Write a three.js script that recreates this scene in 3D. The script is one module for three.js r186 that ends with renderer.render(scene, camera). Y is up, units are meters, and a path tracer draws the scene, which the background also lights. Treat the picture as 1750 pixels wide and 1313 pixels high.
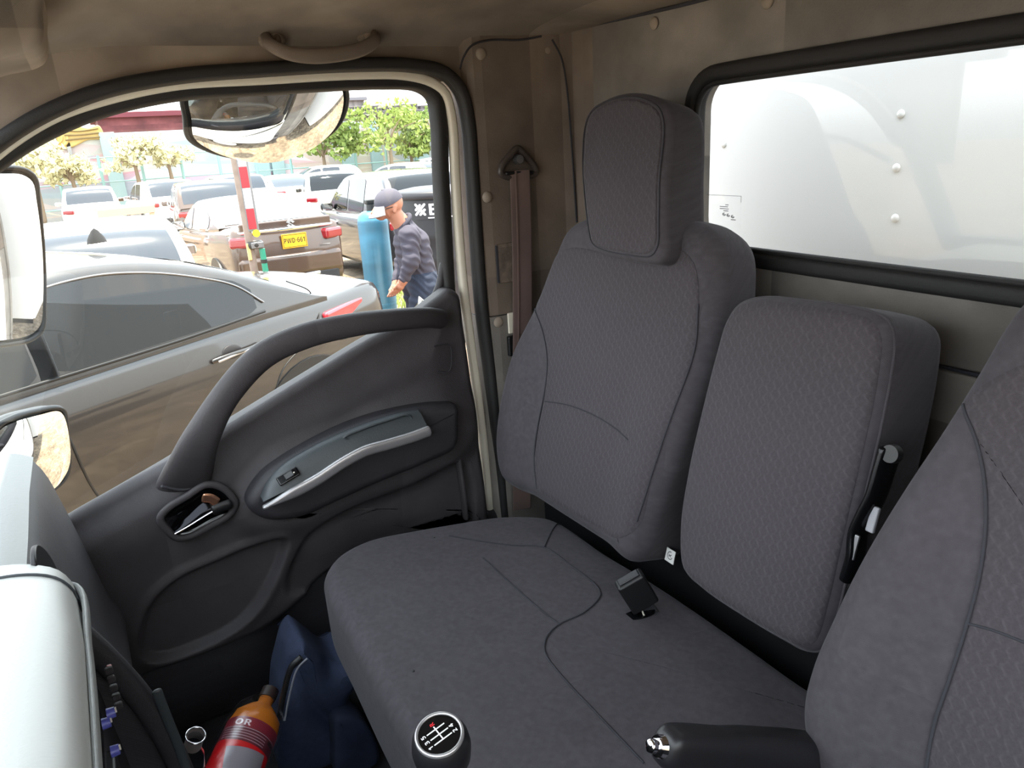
import * as THREE from 'three';
import { mergeGeometries } from 'three/addons/utils/BufferGeometryUtils.js';
import { RoundedBoxGeometry } from 'three/addons/geometries/RoundedBoxGeometry.js';
import { MarchingCubes } from 'three/addons/objects/MarchingCubes.js';

// ---------------------------------------------------------------- camera, sky, sun, exposure
const scene = new THREE.Scene();
const EYE = new THREE.Vector3(0, 1.87, 0), FOCAL = 1251.65;              // metres; focal length in pixels of the 1750 x 1313 frame
const RIGHT = new THREE.Vector3(-0.493788, -0.060013, 0.867509), DOWN = new THREE.Vector3(-0.246731, -0.946947, -0.205949), AHEAD = new THREE.Vector3(0.833845, -0.315737, 0.452784);
const camera = new THREE.PerspectiveCamera(2 * Math.atan(656.5 / FOCAL) * 180 / Math.PI, 1750 / 1313, 0.02, 400);
camera.position.copy(EYE);
camera.quaternion.setFromRotationMatrix(new THREE.Matrix4().makeBasis(RIGHT, DOWN.clone().negate(), AHEAD.clone().negate()));
const renderer = new THREE.WebGLRenderer({ antialias: true });
renderer.toneMapping = THREE.LinearToneMapping;
renderer.toneMappingExposure = 6.5;
renderer.shadowMap.enabled = true;
{ // hazy bright tropical sky: white near the horizon, pale blue overhead
  const W = 256, H = 128, d = new Float32Array(W * H * 4);
  for (let y = 0; y < H; y++) for (let x = 0; x < W; x++) {
    const e = Math.sin(((y + 0.5) / H - 0.5) * Math.PI), i = (y * W + x) * 4, up = Math.max(0, e);
    const k = e > 0 ? 1 : 0.35, z = Math.pow(up, 0.7);
    d[i] = k * (1.02 - 0.20 * z); d[i + 1] = k * (1.03 - 0.11 * z); d[i + 2] = k * (1.06 - 0.02 * z); d[i + 3] = 1;
  }
  const t = new THREE.DataTexture(d, W, H, THREE.RGBAFormat, THREE.FloatType);
  t.mapping = THREE.EquirectangularReflectionMapping; t.magFilter = THREE.LinearFilter; t.needsUpdate = true;
  scene.background = t; scene.environment = t;
}
const sun = new THREE.DirectionalLight(0xfff1dd, 3.2);                  // high tropical sun behind thin haze
sun.position.set(0.3 + 4, 9.5, 0.35 + 1); sun.target.position.set(4, 0, 1);
sun.castShadow = true; sun.shadow.radius = 3; sun.shadow.mapSize.set(4096, 4096);
Object.assign(sun.shadow.camera, { left: -16, right: 16, top: 16, bottom: -16, near: 0.1, far: 30 });
scene.add(sun, sun.target);

// ---------------------------------------------------------------- helpers
const V = (x, y, z) => new THREE.Vector3(x, y, z);
let seed = 7;
const rnd = () => { seed = (seed * 1664525 + 1013904223) >>> 0; return seed / 4294967296; };
const lerp = (a, b, t) => a + (b - a) * t, clamp = (x, a = 0, b = 1) => Math.min(b, Math.max(a, x));
const smooth = (a, b, x) => { const t = clamp((x - a) / (b - a)); return t * t * (3 - 2 * t); };
// where the line of sight through a pixel of the photograph meets a plane of the cab (measuring aid)
const ray = (px, py) => RIGHT.clone().multiplyScalar(px - 875).addScaledVector(DOWN, py - 656.5).addScaledVector(AHEAD, FOCAL);
const atX = (px, py, x) => { const r = ray(px, py); return r.multiplyScalar(x / r.x).add(EYE); };
const atY = (px, py, y) => { const r = ray(px, py); return r.multiplyScalar((y - EYE.y) / r.y).add(EYE); };
const atZ = (px, py, z) => { const r = ray(px, py); return r.multiplyScalar(z / r.z).add(EYE); };
const names = new Map();
const numbered = (n) => { const k = names.get(n) ?? 0; names.set(n, k + 1); return k ? n + '_' + String(k).padStart(3, '0') : n; };
function tag(o, label, category, group) { o.userData.label = label; o.userData.category = category; if (group) o.userData.group = group; return o; }
function thing(name, label, category, pos = [0, 0, 0], turn = 0, group) {
  const o = new THREE.Group(); o.name = numbered(name); o.position.set(...pos); o.rotation.y = turn; scene.add(o);
  return tag(o, label, category, group);
}
function part(parent, name, geo, mat, label) {
  const m = new THREE.Mesh(geo, mat); m.name = numbered(name); if (label) m.userData.label = label; parent.add(m); return m;
}
function struct(name, geo, mat) {
  const m = geo ? new THREE.Mesh(geo, mat) : new THREE.Group(); m.name = name; m.userData.kind = 'structure'; scene.add(m); return m;
}
const local = (o, p) => { o.updateWorldMatrix(true, false); return o.worldToLocal(p.clone()); };
// grid surface through rows of points; closed = last column joins the first
function gridGeo(rows, closed = false, uvs) {
  const n = rows.length, m = rows[0].length, p = [], uv = [], ix = [];
  rows.forEach((r, i) => r.forEach((q, j) => { p.push(q.x, q.y, q.z); const w = uvs ? uvs(q, i, j) : [j / (m - 1), i / (n - 1)]; uv.push(w[0], w[1]); }));
  for (let i = 0; i < n - 1; i++) for (let j = 0; j < (closed ? m : m - 1); j++) {
    const a = i * m + j, b = i * m + (j + 1) % m; ix.push(a, b, a + m, b, b + m, a + m);
  }
  const g = new THREE.BufferGeometry();
  g.setAttribute('position', new THREE.Float32BufferAttribute(p, 3)); g.setAttribute('uv', new THREE.Float32BufferAttribute(uv, 2));
  g.setIndex(ix); g.computeVertexNormals(); return g;
}
const curve = (pts, closed = false, tension = 0.5) => new THREE.CatmullRomCurve3(pts, closed, 'centripetal', tension);
const spaced = (pts, n, closed = false) => { const c = curve(pts, closed); c.arcLengthDivisions = 400; const s = c.getSpacedPoints(closed ? n : n - 1); if (closed) s.pop(); return s; };
// sweep an oval section (a: half width across, b: half depth along the given normal) along a path
function sweep(path, a, b, normal = V(1, 0, 0), { n = 60, closed = false, k = 18, power = 1, caps = true } = {}) {
  const c = curve(path, closed); c.arcLengthDivisions = 600;
  const rows = [], A = (t) => typeof a === 'function' ? a(t) : a, B = (t) => typeof b === 'function' ? b(t) : b, cnt = closed ? n + 1 : n;
  const ring = (P, T, sa, sb) => {
    const N0 = typeof normal === 'function' ? normal(P, T) : normal, S = V(0, 0, 0).crossVectors(T, N0).normalize(), N = V(0, 0, 0).crossVectors(S, T).normalize(), r = [];
    for (let j = 0; j < k; j++) {
      const th = j / k * Math.PI * 2, cx = Math.cos(th), sy = Math.sin(th), f = (x) => Math.sign(x) * Math.pow(Math.abs(x), power);
      r.push(P.clone().addScaledVector(S, f(cx) * sa).addScaledVector(N, f(sy) * sb));
    }
    return r;
  };
  for (let i = 0; i < cnt; i++) {
    const t = i / (cnt - 1), P = c.getPointAt(closed ? t % 1 : t), T = c.getTangentAt(closed ? t % 1 : t);
    if (!closed && caps && i === 0) for (const q of [0.02, 0.6, 0.9]) rows.push(ring(P.clone().addScaledVector(T, -Math.min(A(0), B(0)) * Math.sqrt(1 - q * q)), T, A(0) * q, B(0) * q));
    rows.push(ring(P, T, A(t), B(t)));
    if (!closed && caps && i === cnt - 1) for (const q of [0.9, 0.6, 0.02]) rows.push(ring(P.clone().addScaledVector(T, Math.min(A(1), B(1)) * Math.sqrt(1 - q * q)), T, A(1) * q, B(1) * q));
  }
  const len = c.getLength();
  return gridGeo(rows, true, (q, i, j) => [j / k * 0.1, i / rows.length * len]);
}
const tube = (pts, r, n = 40, closed = false, k = 8) => new THREE.TubeGeometry(curve(pts, closed), n, r, k, closed);
// padded body over an outline in the (u, v) plane: rolled edge, shaped front face, back at w = -depth
function polyInfo(o) { let a = 0, cx = 0, cy = 0; for (let i = 0; i < o.length; i++) { const p = o[i], q = o[(i + 1) % o.length], c = p.x * q.y - q.x * p.y; a += c; cx += (p.x + q.x) * c; cy += (p.y + q.y) * c; } return { area: a / 2, x: cx / (3 * a), y: cy / (3 * a) }; }
function edgeDist(o, x, y) {
  let best = 1e9;
  for (let i = 0; i < o.length; i++) { const p = o[i], q = o[(i + 1) % o.length], dx = q.x - p.x, dy = q.y - p.y, t = clamp(((x - p.x) * dx + (y - p.y) * dy) / (dx * dx + dy * dy + 1e-12)); best = Math.min(best, Math.hypot(x - p.x - t * dx, y - p.y - t * dy)); }
  return best;
}
const inside = (o, x, y) => { let c = false; for (let i = 0, j = o.length - 1; i < o.length; j = i++) { const p = o[i], q = o[j]; if ((p.y > y) !== (q.y > y) && x < (q.x - p.x) * (y - p.y) / (q.y - p.y) + p.x) c = !c; } return c; };
function outline(pts, n, closedSmooth = true) {
  let o = closedSmooth ? spaced(pts.map((p) => V(p[0], p[1], 0)), n, true) : pts.map((p) => V(p[0], p[1], 0));
  if (polyInfo(o).area < 0) o = o.reverse();
  return o;
}
function cushion(o, { depth, roll = 0.03, backRoll = 0.015, front = () => 0, rings = 22, centre } = {}) {
  const n = o.length, c = polyInfo(o), cx = centre ? centre[0] : c.x, cy = centre ? centre[1] : c.y, rows = [];
  const nor = o.map((p, i) => { const a = o[(i + n - 1) % n], b = o[(i + 1) % n], dx = b.x - a.x, dy = b.y - a.y, l = Math.hypot(dx, dy) || 1; return [-dy / l, dx / l]; });   // inward for a counter-clockwise outline
  const at = (i, inset) => [o[i].x + nor[i][0] * inset, o[i].y + nor[i][1] * inset];
  const ringAt = (inset, fw) => o.map((_, i) => { const [x, y] = at(i, inset); return V(x, y, fw(x, y)); });
  rows.push(o.map(() => V(cx, cy, -depth)));
  rows.push(o.map((p) => V(lerp(cx, p.x, 0.5), lerp(cy, p.y, 0.5), -depth)));
  for (const th of [90, 60, 30, 0]) { const t = th * Math.PI / 180; rows.push(ringAt(backRoll * (1 - Math.cos(t)), () => -depth + backRoll * (1 - Math.sin(t)))); }
  for (let k = 0; k <= 9; k++) { const t = k / 9 * Math.PI / 2; rows.push(ringAt(roll * (1 - Math.cos(t)), (x, y) => front(x, y) - roll * (1 - Math.sin(t)))); }
  for (let k = 1; k <= rings; k++) { const s = 1 - k / rings; rows.push(o.map((_, i) => { const [x0, y0] = at(i, roll), x = lerp(cx, x0, s), y = lerp(cy, y0, s); return V(x, y, front(x, y)); })); }
  return gridGeo(rows, true, (q) => [q.x, q.y + (q.z < -roll * 1.2 ? q.z : 0)]);
}
const surfOf = (o, roll, front) => (x, y) => { const d = inside(o, x, y) ? edgeDist(o, x, y) : 0, e = Math.max(0, roll - d); return front(x, y) - (roll - Math.sqrt(Math.max(0, roll * roll - e * e))); };
// a thin fabric panel lying on such a face
function facing(poly, surf, lift = 0.0015, n = 120, rings = 26) {
  const o = outline(poly, n), c = polyInfo(o), rows = [];
  rows.push(o.map((p) => V(p.x, p.y, surf(p.x, p.y) - 0.004)));
  for (let k = 0; k <= rings; k++) { const s = 1 - k / rings; rows.push(o.map((p) => { const x = lerp(c.x, p.x, s), y = lerp(c.y, p.y, s); return V(x, y, surf(x, y) + lift); })); }
  return gridGeo(rows, true, (q) => [q.x, q.y]);
}
const seamGeo = (pts, surf, r = 0.0016, lift = 0.0006) => { const s = spaced(pts.map((p) => V(p[0], p[1], 0)), 46); return tube(s.map((p) => V(p.x, p.y, surf(p.x, p.y) + lift)), r, 60, false, 6); };
// surface through several rails (each a list of points), resampled to n points, smooth across when s > 1
function railGeo(rails, n = 40, closed = false, across = 1) {
  let R = rails.map((r) => spaced(r, n));
  if (across > 1) { const cols = []; for (let j = 0; j < n; j++) cols.push(spaced(R.map((r) => r[j]), (R.length - 1) * across + 1)); R = cols[0].map((_, i) => cols.map((c) => c[i])); }
  return gridGeo(R, false, (q) => [q.z, q.y]);
}
const box = (w, h, d, x = 0, y = 0, z = 0, r = 0) => (r ? new RoundedBoxGeometry(w, h, d, 3, r) : new THREE.BoxGeometry(w, h, d)).translate(x, y, z);
const flat = (g) => { const h = g.index ? g.toNonIndexed() : g; for (const k of Object.keys(h.attributes)) if (!['position', 'normal', 'uv'].includes(k)) h.deleteAttribute(k); return h; };
const merge = (l) => mergeGeometries(l.map(flat));
const lathe = (pts, n = 40) => new THREE.LatheGeometry(pts.map((p) => new THREE.Vector2(p[0], p[1])), n);
function shapeOf(pts, smoothed = 0) { const s = new THREE.Shape(); (smoothed ? outline(pts, smoothed) : pts.map((p) => ({ x: p[0], y: p[1] }))).forEach((p, i) => i ? s.lineTo(p.x, p.y) : s.moveTo(p.x, p.y)); return s; }
function roundRect(x0, y0, x1, y1, r, n = 8) { const p = []; for (const [cx, cy, a0] of [[x1 - r, y0 + r, -90], [x1 - r, y1 - r, 0], [x0 + r, y1 - r, 90], [x0 + r, y0 + r, 180]]) for (let i = 0; i <= n; i++) { const a = (a0 + i / n * 90) * Math.PI / 180; p.push([cx + r * Math.cos(a), cy + r * Math.sin(a)]); } return p; }

// ---------------------------------------------------------------- procedural materials
function noiseGrid(n) { const g = new Float32Array(n * n); for (let i = 0; i < n * n; i++) g[i] = rnd(); return (x, y) => { x = ((x % n) + n) % n; y = ((y % n) + n) % n; const xi = Math.floor(x), yi = Math.floor(y), fx = x - xi, fy = y - yi, sx = fx * fx * (3 - 2 * fx), sy = fy * fy * (3 - 2 * fy), a = g[yi * n + xi], b = g[yi * n + (xi + 1) % n], c = g[((yi + 1) % n) * n + xi], d = g[((yi + 1) % n) * n + (xi + 1) % n]; return lerp(lerp(a, b, sx), lerp(c, d, sx), sy); }; }
const nz = noiseGrid(64);
const fbm = (x, y, o = 4) => { let s = 0, a = 0.5, t = 0; for (let i = 0; i < o; i++) { s += a * nz(x, y); t += a; x *= 2; y *= 2; a *= 0.5; } return s / t; };
function tex(size, fn, repeat = 1, srgb = true) {
  const d = new Uint8Array(size * size * 4);
  for (let y = 0; y < size; y++) for (let x = 0; x < size; x++) { const c = fn(x / size, y / size), i = (y * size + x) * 4; d[i] = clamp(c[0], 0, 255); d[i + 1] = clamp(c[1], 0, 255); d[i + 2] = clamp(c[2], 0, 255); d[i + 3] = 255; }
  const t = new THREE.DataTexture(d, size, size); t.wrapS = t.wrapT = THREE.RepeatWrapping; t.magFilter = THREE.LinearFilter; if (srgb) t.colorSpace = THREE.SRGBColorSpace;
  t.repeat.set(repeat, repeat); t.needsUpdate = true; return t;
}
const grey = (v) => [v, v, v];
const grainBump = tex(256, (u, v) => grey(120 + 120 * (fbm(u * 64, v * 64, 3) - 0.5) * 2), 9, false);
const weaveBump = tex(256, (u, v) => grey(128 + 60 * Math.sin(u * Math.PI * 2 * 64) * Math.sin(v * Math.PI * 2 * 64) + 40 * (fbm(u * 64, v * 64, 2) - 0.5)), 7, false);
const plainCol = tex(256, (u, v) => { const n = 232 + 46 * (fbm(u * 32, v * 32, 4) - 0.5) + 10 * (fbm(u * 4 + 9, v * 4, 2) - 0.5); return grey(n); }, 4);
// wavy ribbed seat cloth: short leaning dashes in columns
const ribs = (u, v) => { const c = u * 12, col = Math.floor(c), w = 0.22 * Math.sin(v * 8 * Math.PI * 2 + (col % 2) * Math.PI), x = c - col - 0.5 + w, l = Math.exp(-x * x * 34), dash = 0.5 + 0.5 * Math.sin(v * 8 * Math.PI * 2 + (col % 2) * Math.PI + 1.2); return l * (0.35 + 0.65 * dash); };
const ribCol = tex(512, (u, v) => { const n = 212 + 26 * ribs(u, v) + 36 * (fbm(u * 60, v * 60, 3) - 0.5); return grey(n); }, 7.5);
const ribBump = tex(512, (u, v) => grey(90 + 120 * ribs(u, v) + 50 * (fbm(u * 64, v * 64, 2) - 0.5)), 7.5, false);
const grimeCol = tex(512, (u, v) => { const a = fbm(u * 4, v * 4, 5), b = fbm(u * 16 + 5, v * 16, 4), k = 0.80 + 0.5 * (a - 0.5) + 0.16 * (b - 0.5); return [255 * k, 250 * k, 244 * k]; }, 1.1);
const dustCol = tex(256, (u, v) => { const n = 215 + 60 * (fbm(u * 8, v * 8, 5) - 0.5); return grey(n); }, 2);
function M(color, rough = 0.8, o = {}) { const m = (o.clearcoat !== undefined || o.transmission || o.sheen) ? new THREE.MeshPhysicalMaterial({ color, roughness: rough, ...o }) : new THREE.MeshStandardMaterial({ color, roughness: rough, ...o }); m.side = THREE.DoubleSide; return m; }
const MAT = {
  seat: M(0x474348, 0.95, { map: plainCol, bumpMap: weaveBump, bumpScale: 0.0006, sheen: 0.25, sheenColor: new THREE.Color(0.5, 0.5, 0.55), sheenRoughness: 0.6 }),
  ribbed: M(0x4a454a, 0.95, { map: ribCol, bumpMap: ribBump, bumpScale: 0.0012, sheen: 0.25, sheenColor: new THREE.Color(0.5, 0.5, 0.55), sheenRoughness: 0.6 }),
  seam: M(0x303036, 0.95),
  trim: M(0x474346, 0.62, { map: dustCol, bumpMap: grainBump, bumpScale: 0.0004 }),
  trimDark: M(0x343237, 0.6, { map: dustCol, bumpMap: grainBump, bumpScale: 0.0004 }),
  liner: M(0x9a8f84, 0.95, { map: grimeCol, bumpMap: weaveBump, bumpScale: 0.0005 }),
  pillar: M(0x7f746b, 0.75, { map: grimeCol, bumpMap: grainBump, bumpScale: 0.0003 }),
  rearPanel: M(0x8a8783, 0.8, { map: grimeCol, bumpMap: grainBump, bumpScale: 0.0004 }),
  rubber: M(0x1b1a1a, 0.7, { bumpMap: grainBump, bumpScale: 0.0003 }),
  black: M(0x141416, 0.45), gloss: M(0x0a0a0c, 0.12), cream: M(0xd8d2c2, 0.5), white: M(0xe9e9e6, 0.4, { clearcoat: 0.6, clearcoatRoughness: 0.15 }),
  silver: M(0xb3b1b3, 0.35, { metalness: 0.75 }), chrome: M(0xe6e6ea, 0.06, { metalness: 1 }), steel: M(0x8d8d90, 0.35, { metalness: 0.9 }),
  greyPlastic: M(0x393e41, 0.45, { bumpMap: grainBump, bumpScale: 0.0002 }), dashTop: M(0x8c8e8c, 0.55, { bumpMap: grainBump, bumpScale: 0.0004 }),
  carpet: M(0x222124, 1, { bumpMap: weaveBump, bumpScale: 0.001 }),
  pane: M(0xf4f7f5, 0.02, { transmission: 1, thickness: 0, ior: 1.45 }),
  mirror: M(0xf2f2f2, 0.015, { metalness: 1 }),
};
// ---------------------------------------------------------------- the cab shell
const CX = 0.65, XD = 1.53;                                              // cab centre line and passenger door plane; driver's side mirrors it
const capMat = M(0x8e8377, 0.7);
const mx = (x) => 2 * CX - x;
struct('floor', box(1.84, 0.05, 1.95, CX, 0.645, 0.1), MAT.carpet);
{ // headlining: a closed shell that curves down to both door headers and dips to the rear panel and the windscreen
  const half = [[1.575, 2.0], [1.562, 2.035], [1.545, 2.058], [1.505, 2.08], [1.44, 2.104], [1.3, 2.135], [1.0, 2.145], [CX, 2.148]];
  const prof = [...half, ...half.slice(0, -1).reverse().map(([x, y]) => [mx(x), y])], sm = spaced(prof.map((p) => V(p[0], p[1], 0)), 60), rows = [];
  for (let i = 0; i <= 44; i++) {
    const z = -0.13 + i / 44 * 1.19, rear = smooth(0.72, 1.03, z), fore = smooth(0.12, -0.12, z);
    const s = (p) => V(p.x, p.y - rear * Math.max(0, p.y - 2.092) - 0.06 * fore * smooth(2.02, 2.12, p.y), z), top = (p) => V(lerp(CX, p.x, 1.03), Math.max(p.y, 2.02) + 0.055, z);
    rows.push([...sm.map(s), ...[...sm].reverse().map(top)]);
  }
  struct('ceiling', gridGeo(rows, true, (q) => [q.x, q.z]), MAT.liner);
  const roof = struct('trim_1', merge([box(1.92, 0.03, 1.26, CX, 2.235, 0.48, 0.012)]), MAT.white); roof.userData.label = 'white outer roof skin of the cab';
}
{ // rear wall with its window opening
  const s = shapeOf([[-0.3, 0.66], [1.575, 0.66], [1.575, 2.1], [-0.3, 2.1]]);
  const hole = roundRect(0.185, 1.64, 1.115, 1.962, 0.062); s.holes.push(new THREE.Path(hole.map((p) => new THREE.Vector2(p[0], p[1]))));
  const g = new THREE.ExtrudeGeometry(s, { depth: 0.03, bevelEnabled: true, bevelSize: 0.006, bevelThickness: 0.006, bevelSegments: 3, curveSegments: 6 }).translate(0, 0, 1.04);
  const wall = struct('wall_rear', g, MAT.rearPanel);
  part(wall, 'lower_panel', box(1.78, 0.84, 0.02, CX, 1.1, 1.028, 0.008), MAT.rearPanel);
  part(wall, 'panel_seam', box(1.76, 0.004, 0.006, CX, 1.5225, 1.024), MAT.seam);
  for (const [px, py] of [[1118, 40], [1312, 2]]) { const p = atZ(px, py, 1.032); part(wall, 'fastener_cap', new THREE.SphereGeometry(0.012, 20, 10, 0, 6.3, 0, 1.5).scale(1, 0.5, 1).rotateX(-Math.PI / 2).translate(p.x, p.y, p.z), capMat); }
  const win = struct('window_1', null); win.userData.label = 'rear cab window with a black rubber seal';
  const loop = roundRect(0.185, 1.64, 1.115, 1.962, 0.062).map((p) => V(p[0], p[1], 1.036));
  part(win, 'window_seal', sweep(loop, 0.0155, 0.02, V(0, 0, 1), { n: 220, closed: true, power: 0.7 }), MAT.rubber);
  part(win, 'seal_lip', sweep(roundRect(0.202, 1.657, 1.098, 1.945, 0.05).map((p) => V(p[0], p[1], 1.026)), 0.005, 0.006, V(0, 0, 1), { n: 220, closed: true }), MAT.rubber);
  const pn = new THREE.ExtrudeGeometry(shapeOf(roundRect(0.19, 1.645, 1.11, 1.957, 0.06)), { depth: 0.004, bevelEnabled: false }).translate(0, 0, 1.05);
  part(win, 'pane', new THREE.ShapeGeometry(shapeOf(roundRect(0.19, 1.645, 1.11, 1.957, 0.06))).translate(0, 0, 1.052), MAT.pane);
  // printed glass label: fine lines and small marks only
  const cv = document.createElement('canvas'); cv.width = 256; cv.height = 256; const c = cv.getContext('2d');
  c.clearRect(0, 0, 256, 256); c.fillStyle = '#8a888a'; c.fillRect(4, 4, 248, 3); c.fillRect(249, 4, 3, 50); c.fillStyle = '#5a585a';
  [[100, 92, 60], [100, 108, 66], [128, 124, 36], [140, 76, 24]].forEach(([x, y, w]) => c.fillRect(x, y, w, 5));
  c.lineWidth = 5; c.strokeStyle = '#4c4a4c'; for (const [x, y] of [[196, 168], [164, 160], [134, 154]]) { c.beginPath(); c.arc(x, y, 10, 0, 5); c.stroke(); c.beginPath(); c.moveTo(x - 6, y); c.lineTo(x + 8, y + 3); c.stroke(); }
  c.fillRect(184, 190, 34, 6);
  const t = new THREE.CanvasTexture(cv); t.colorSpace = THREE.SRGBColorSpace; t.wrapS = THREE.RepeatWrapping;
  const a = atZ(1208, 330, 1.0505), b = atZ(1268, 336, 1.0505), e = atZ(1262, 392, 1.0505), w = a.x - b.x, h = b.y - e.y;
  part(win, 'glass_label', new THREE.PlaneGeometry(w, h).rotateY(Math.PI).translate((a.x + b.x) / 2, (a.y + e.y) / 2, 1.0505), M(0xffffff, 0.6, { map: t, transparent: true }), 'printed label with fine lines');
}
{ // pillar behind the passenger door: upper and lower mouldings, fastener caps
  const wall = struct('wall_right', null);
  const sec = [[0.752, 1.575], [0.754, 1.535], [0.76, 1.515], [0.772, 1.504], [0.79, 1.5], [0.93, 1.496], [0.985, 1.492], [1.01, 1.482], [1.026, 1.462], [1.036, 1.43], [1.05, 1.43], [1.05, 1.575]];
  const prism = (y0, y1, d = 0) => { const s = shapeOf(sec.map(([z, x]) => [z, x - d])); return new THREE.ExtrudeGeometry(s, { depth: y1 - y0, bevelEnabled: false }).applyMatrix4(new THREE.Matrix4().makeBasis(V(0, 0, 1), V(1, 0, 0), V(0, 1, 0))).translate(0, y0, 0); };
  part(wall, 'upper_panel', prism(1.4795, 2.11), MAT.pillar);
  part(wall, 'lower_panel', prism(0.66, 1.4765, 0.002), MAT.rearPanel);
  part(wall, 'corner_seam', tube([[942, 68], [958, 100], [967, 150], [974, 230], [984, 380]].map(([x, y]) => atX(x, y, 1.484).add(V(-0.004, 0, 0))), 0.0022, 30), MAT.seam);
  for (const [px, py] of [[822, 92], [935, 87], [833, 337], [852, 551], [965, 322]]) {
    const p = atX(px, py, 1.499);
    part(wall, 'fastener_cap', new THREE.SphereGeometry(0.0125, 22, 12, 0, Math.PI * 2, 0, Math.PI / 2).scale(1, 0.55, 1).rotateZ(Math.PI / 2).translate(p.x + 0.001, p.y, p.z), capMat);
  }
  const a = atX(847, 418, 1.497), b = atX(895, 478, 1.497);
  part(wall, 'access_cover', box(0.004, a.y - b.y, b.z - a.z, 1.497, (a.y + b.y) / 2, (a.z + b.z) / 2, 0.0015), MAT.pillar);
  part(wall, 'cover_slot', box(0.004, (a.y - b.y) * 0.95, 0.005, 1.496, (a.y + b.y) / 2, a.z + 0.001), MAT.seam);
  const cut = MAT.seam; part(wall, 'headliner_seam', tube([[786, 118], [792, 98], [806, 78], [835, 69], [890, 68], [925, 62]].map(([x, y]) => atX(x, y, 1.4945)), 0.0022, 40), cut);
  { // headlining return above the door opening, down to the weatherstrip
    const up = [[-140, 380], [-60, 292], [20, 228], [90, 188], [180, 154], [300, 131], [450, 119], [600, 111], [700, 112], [757, 124], [786, 155], [800, 205]].map(([x, y]) => atX(x, y, 1.535)).map((p) => [p.z, p.y]);
    const s = shapeOf([...spaced(up.map((p) => V(p[0], p[1], 0)), 60).map((p) => [p.x, p.y]), [0.775, 1.9], [0.79, 2.12], [-0.5, 2.12], [-0.5, 1.7]]);
    part(wall, 'header_panel', new THREE.ExtrudeGeometry(s, { depth: 0.06, bevelEnabled: false }).applyMatrix4(new THREE.Matrix4().makeBasis(V(0, 0, 1), V(0, 1, 0), V(-1, 0, 0))).translate(1.593, 0, 0), MAT.liner);
  }
  part(wall, 'sill', box(0.12, 0.22, 1.5, 1.585, 0.77, 0.05, 0.02), MAT.trimDark);
  part(wall, 'step_cover', box(0.09, 0.31, 0.62, 1.565, 0.812, 0.49, 0.03), MAT.trimDark);
}
{ // headlining edge over the rear wall
  const p = [[880, 71], [940, 59], [1000, 45], [1080, 28], [1160, 10], [1230, -8], [1400, -50]].map(([x, y]) => atZ(x, y, 1.03));
  struct('trim_2', tube(p, 0.0035, 60), MAT.seam);
}
{ // driver's side and front of the cab, behind and beside the camera
  const bx = [];
  bx.push(box(0.06, 0.7, 1.5, -0.29, 1.0, 0.3)); bx.push(box(0.06, 0.82, 0.42, -0.29, 1.71, 0.86)); bx.push(box(0.06, 0.14, 1.3, -0.27, 2.07, 0.4));
  struct('wall_left', merge(bx), MAT.trimDark);
  const w2 = struct('window_2', null);
  part(w2, 'pane', new THREE.PlaneGeometry(0.95, 0.68).rotateY(Math.PI / 2).translate(-0.29, 1.68, 0.2), MAT.pane);
  struct('wall_front', box(1.9, 0.76, 0.05, CX, 1.04, -0.72), MAT.trimDark);
  struct('trim_5', merge([box(1.9, 0.05, 0.1, CX, 2.06, -0.14), box(1.9, 0.03, 0.06, CX, 1.425, -0.66)]), MAT.trimDark);
  const pil = (x, nm) => struct(nm, sweep([V(x, 2.07, -0.11), V(x, 1.75, -0.37), V(x, 1.42, -0.64)], 0.04, 0.035, V(1, 0, 0), { n: 20 }), MAT.liner);
  pil(1.585, 'trim_3'); pil(-0.285, 'trim_4');
  const w3 = struct('window_3', null);
  const ws = [[V(-0.26, 2.05, -0.15), V(1.56, 2.05, -0.15)], [V(-0.26, 1.43, -0.64), V(1.56, 1.43, -0.64)]];
  part(w3, 'pane', gridGeo(ws), MAT.pane);
}
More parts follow.
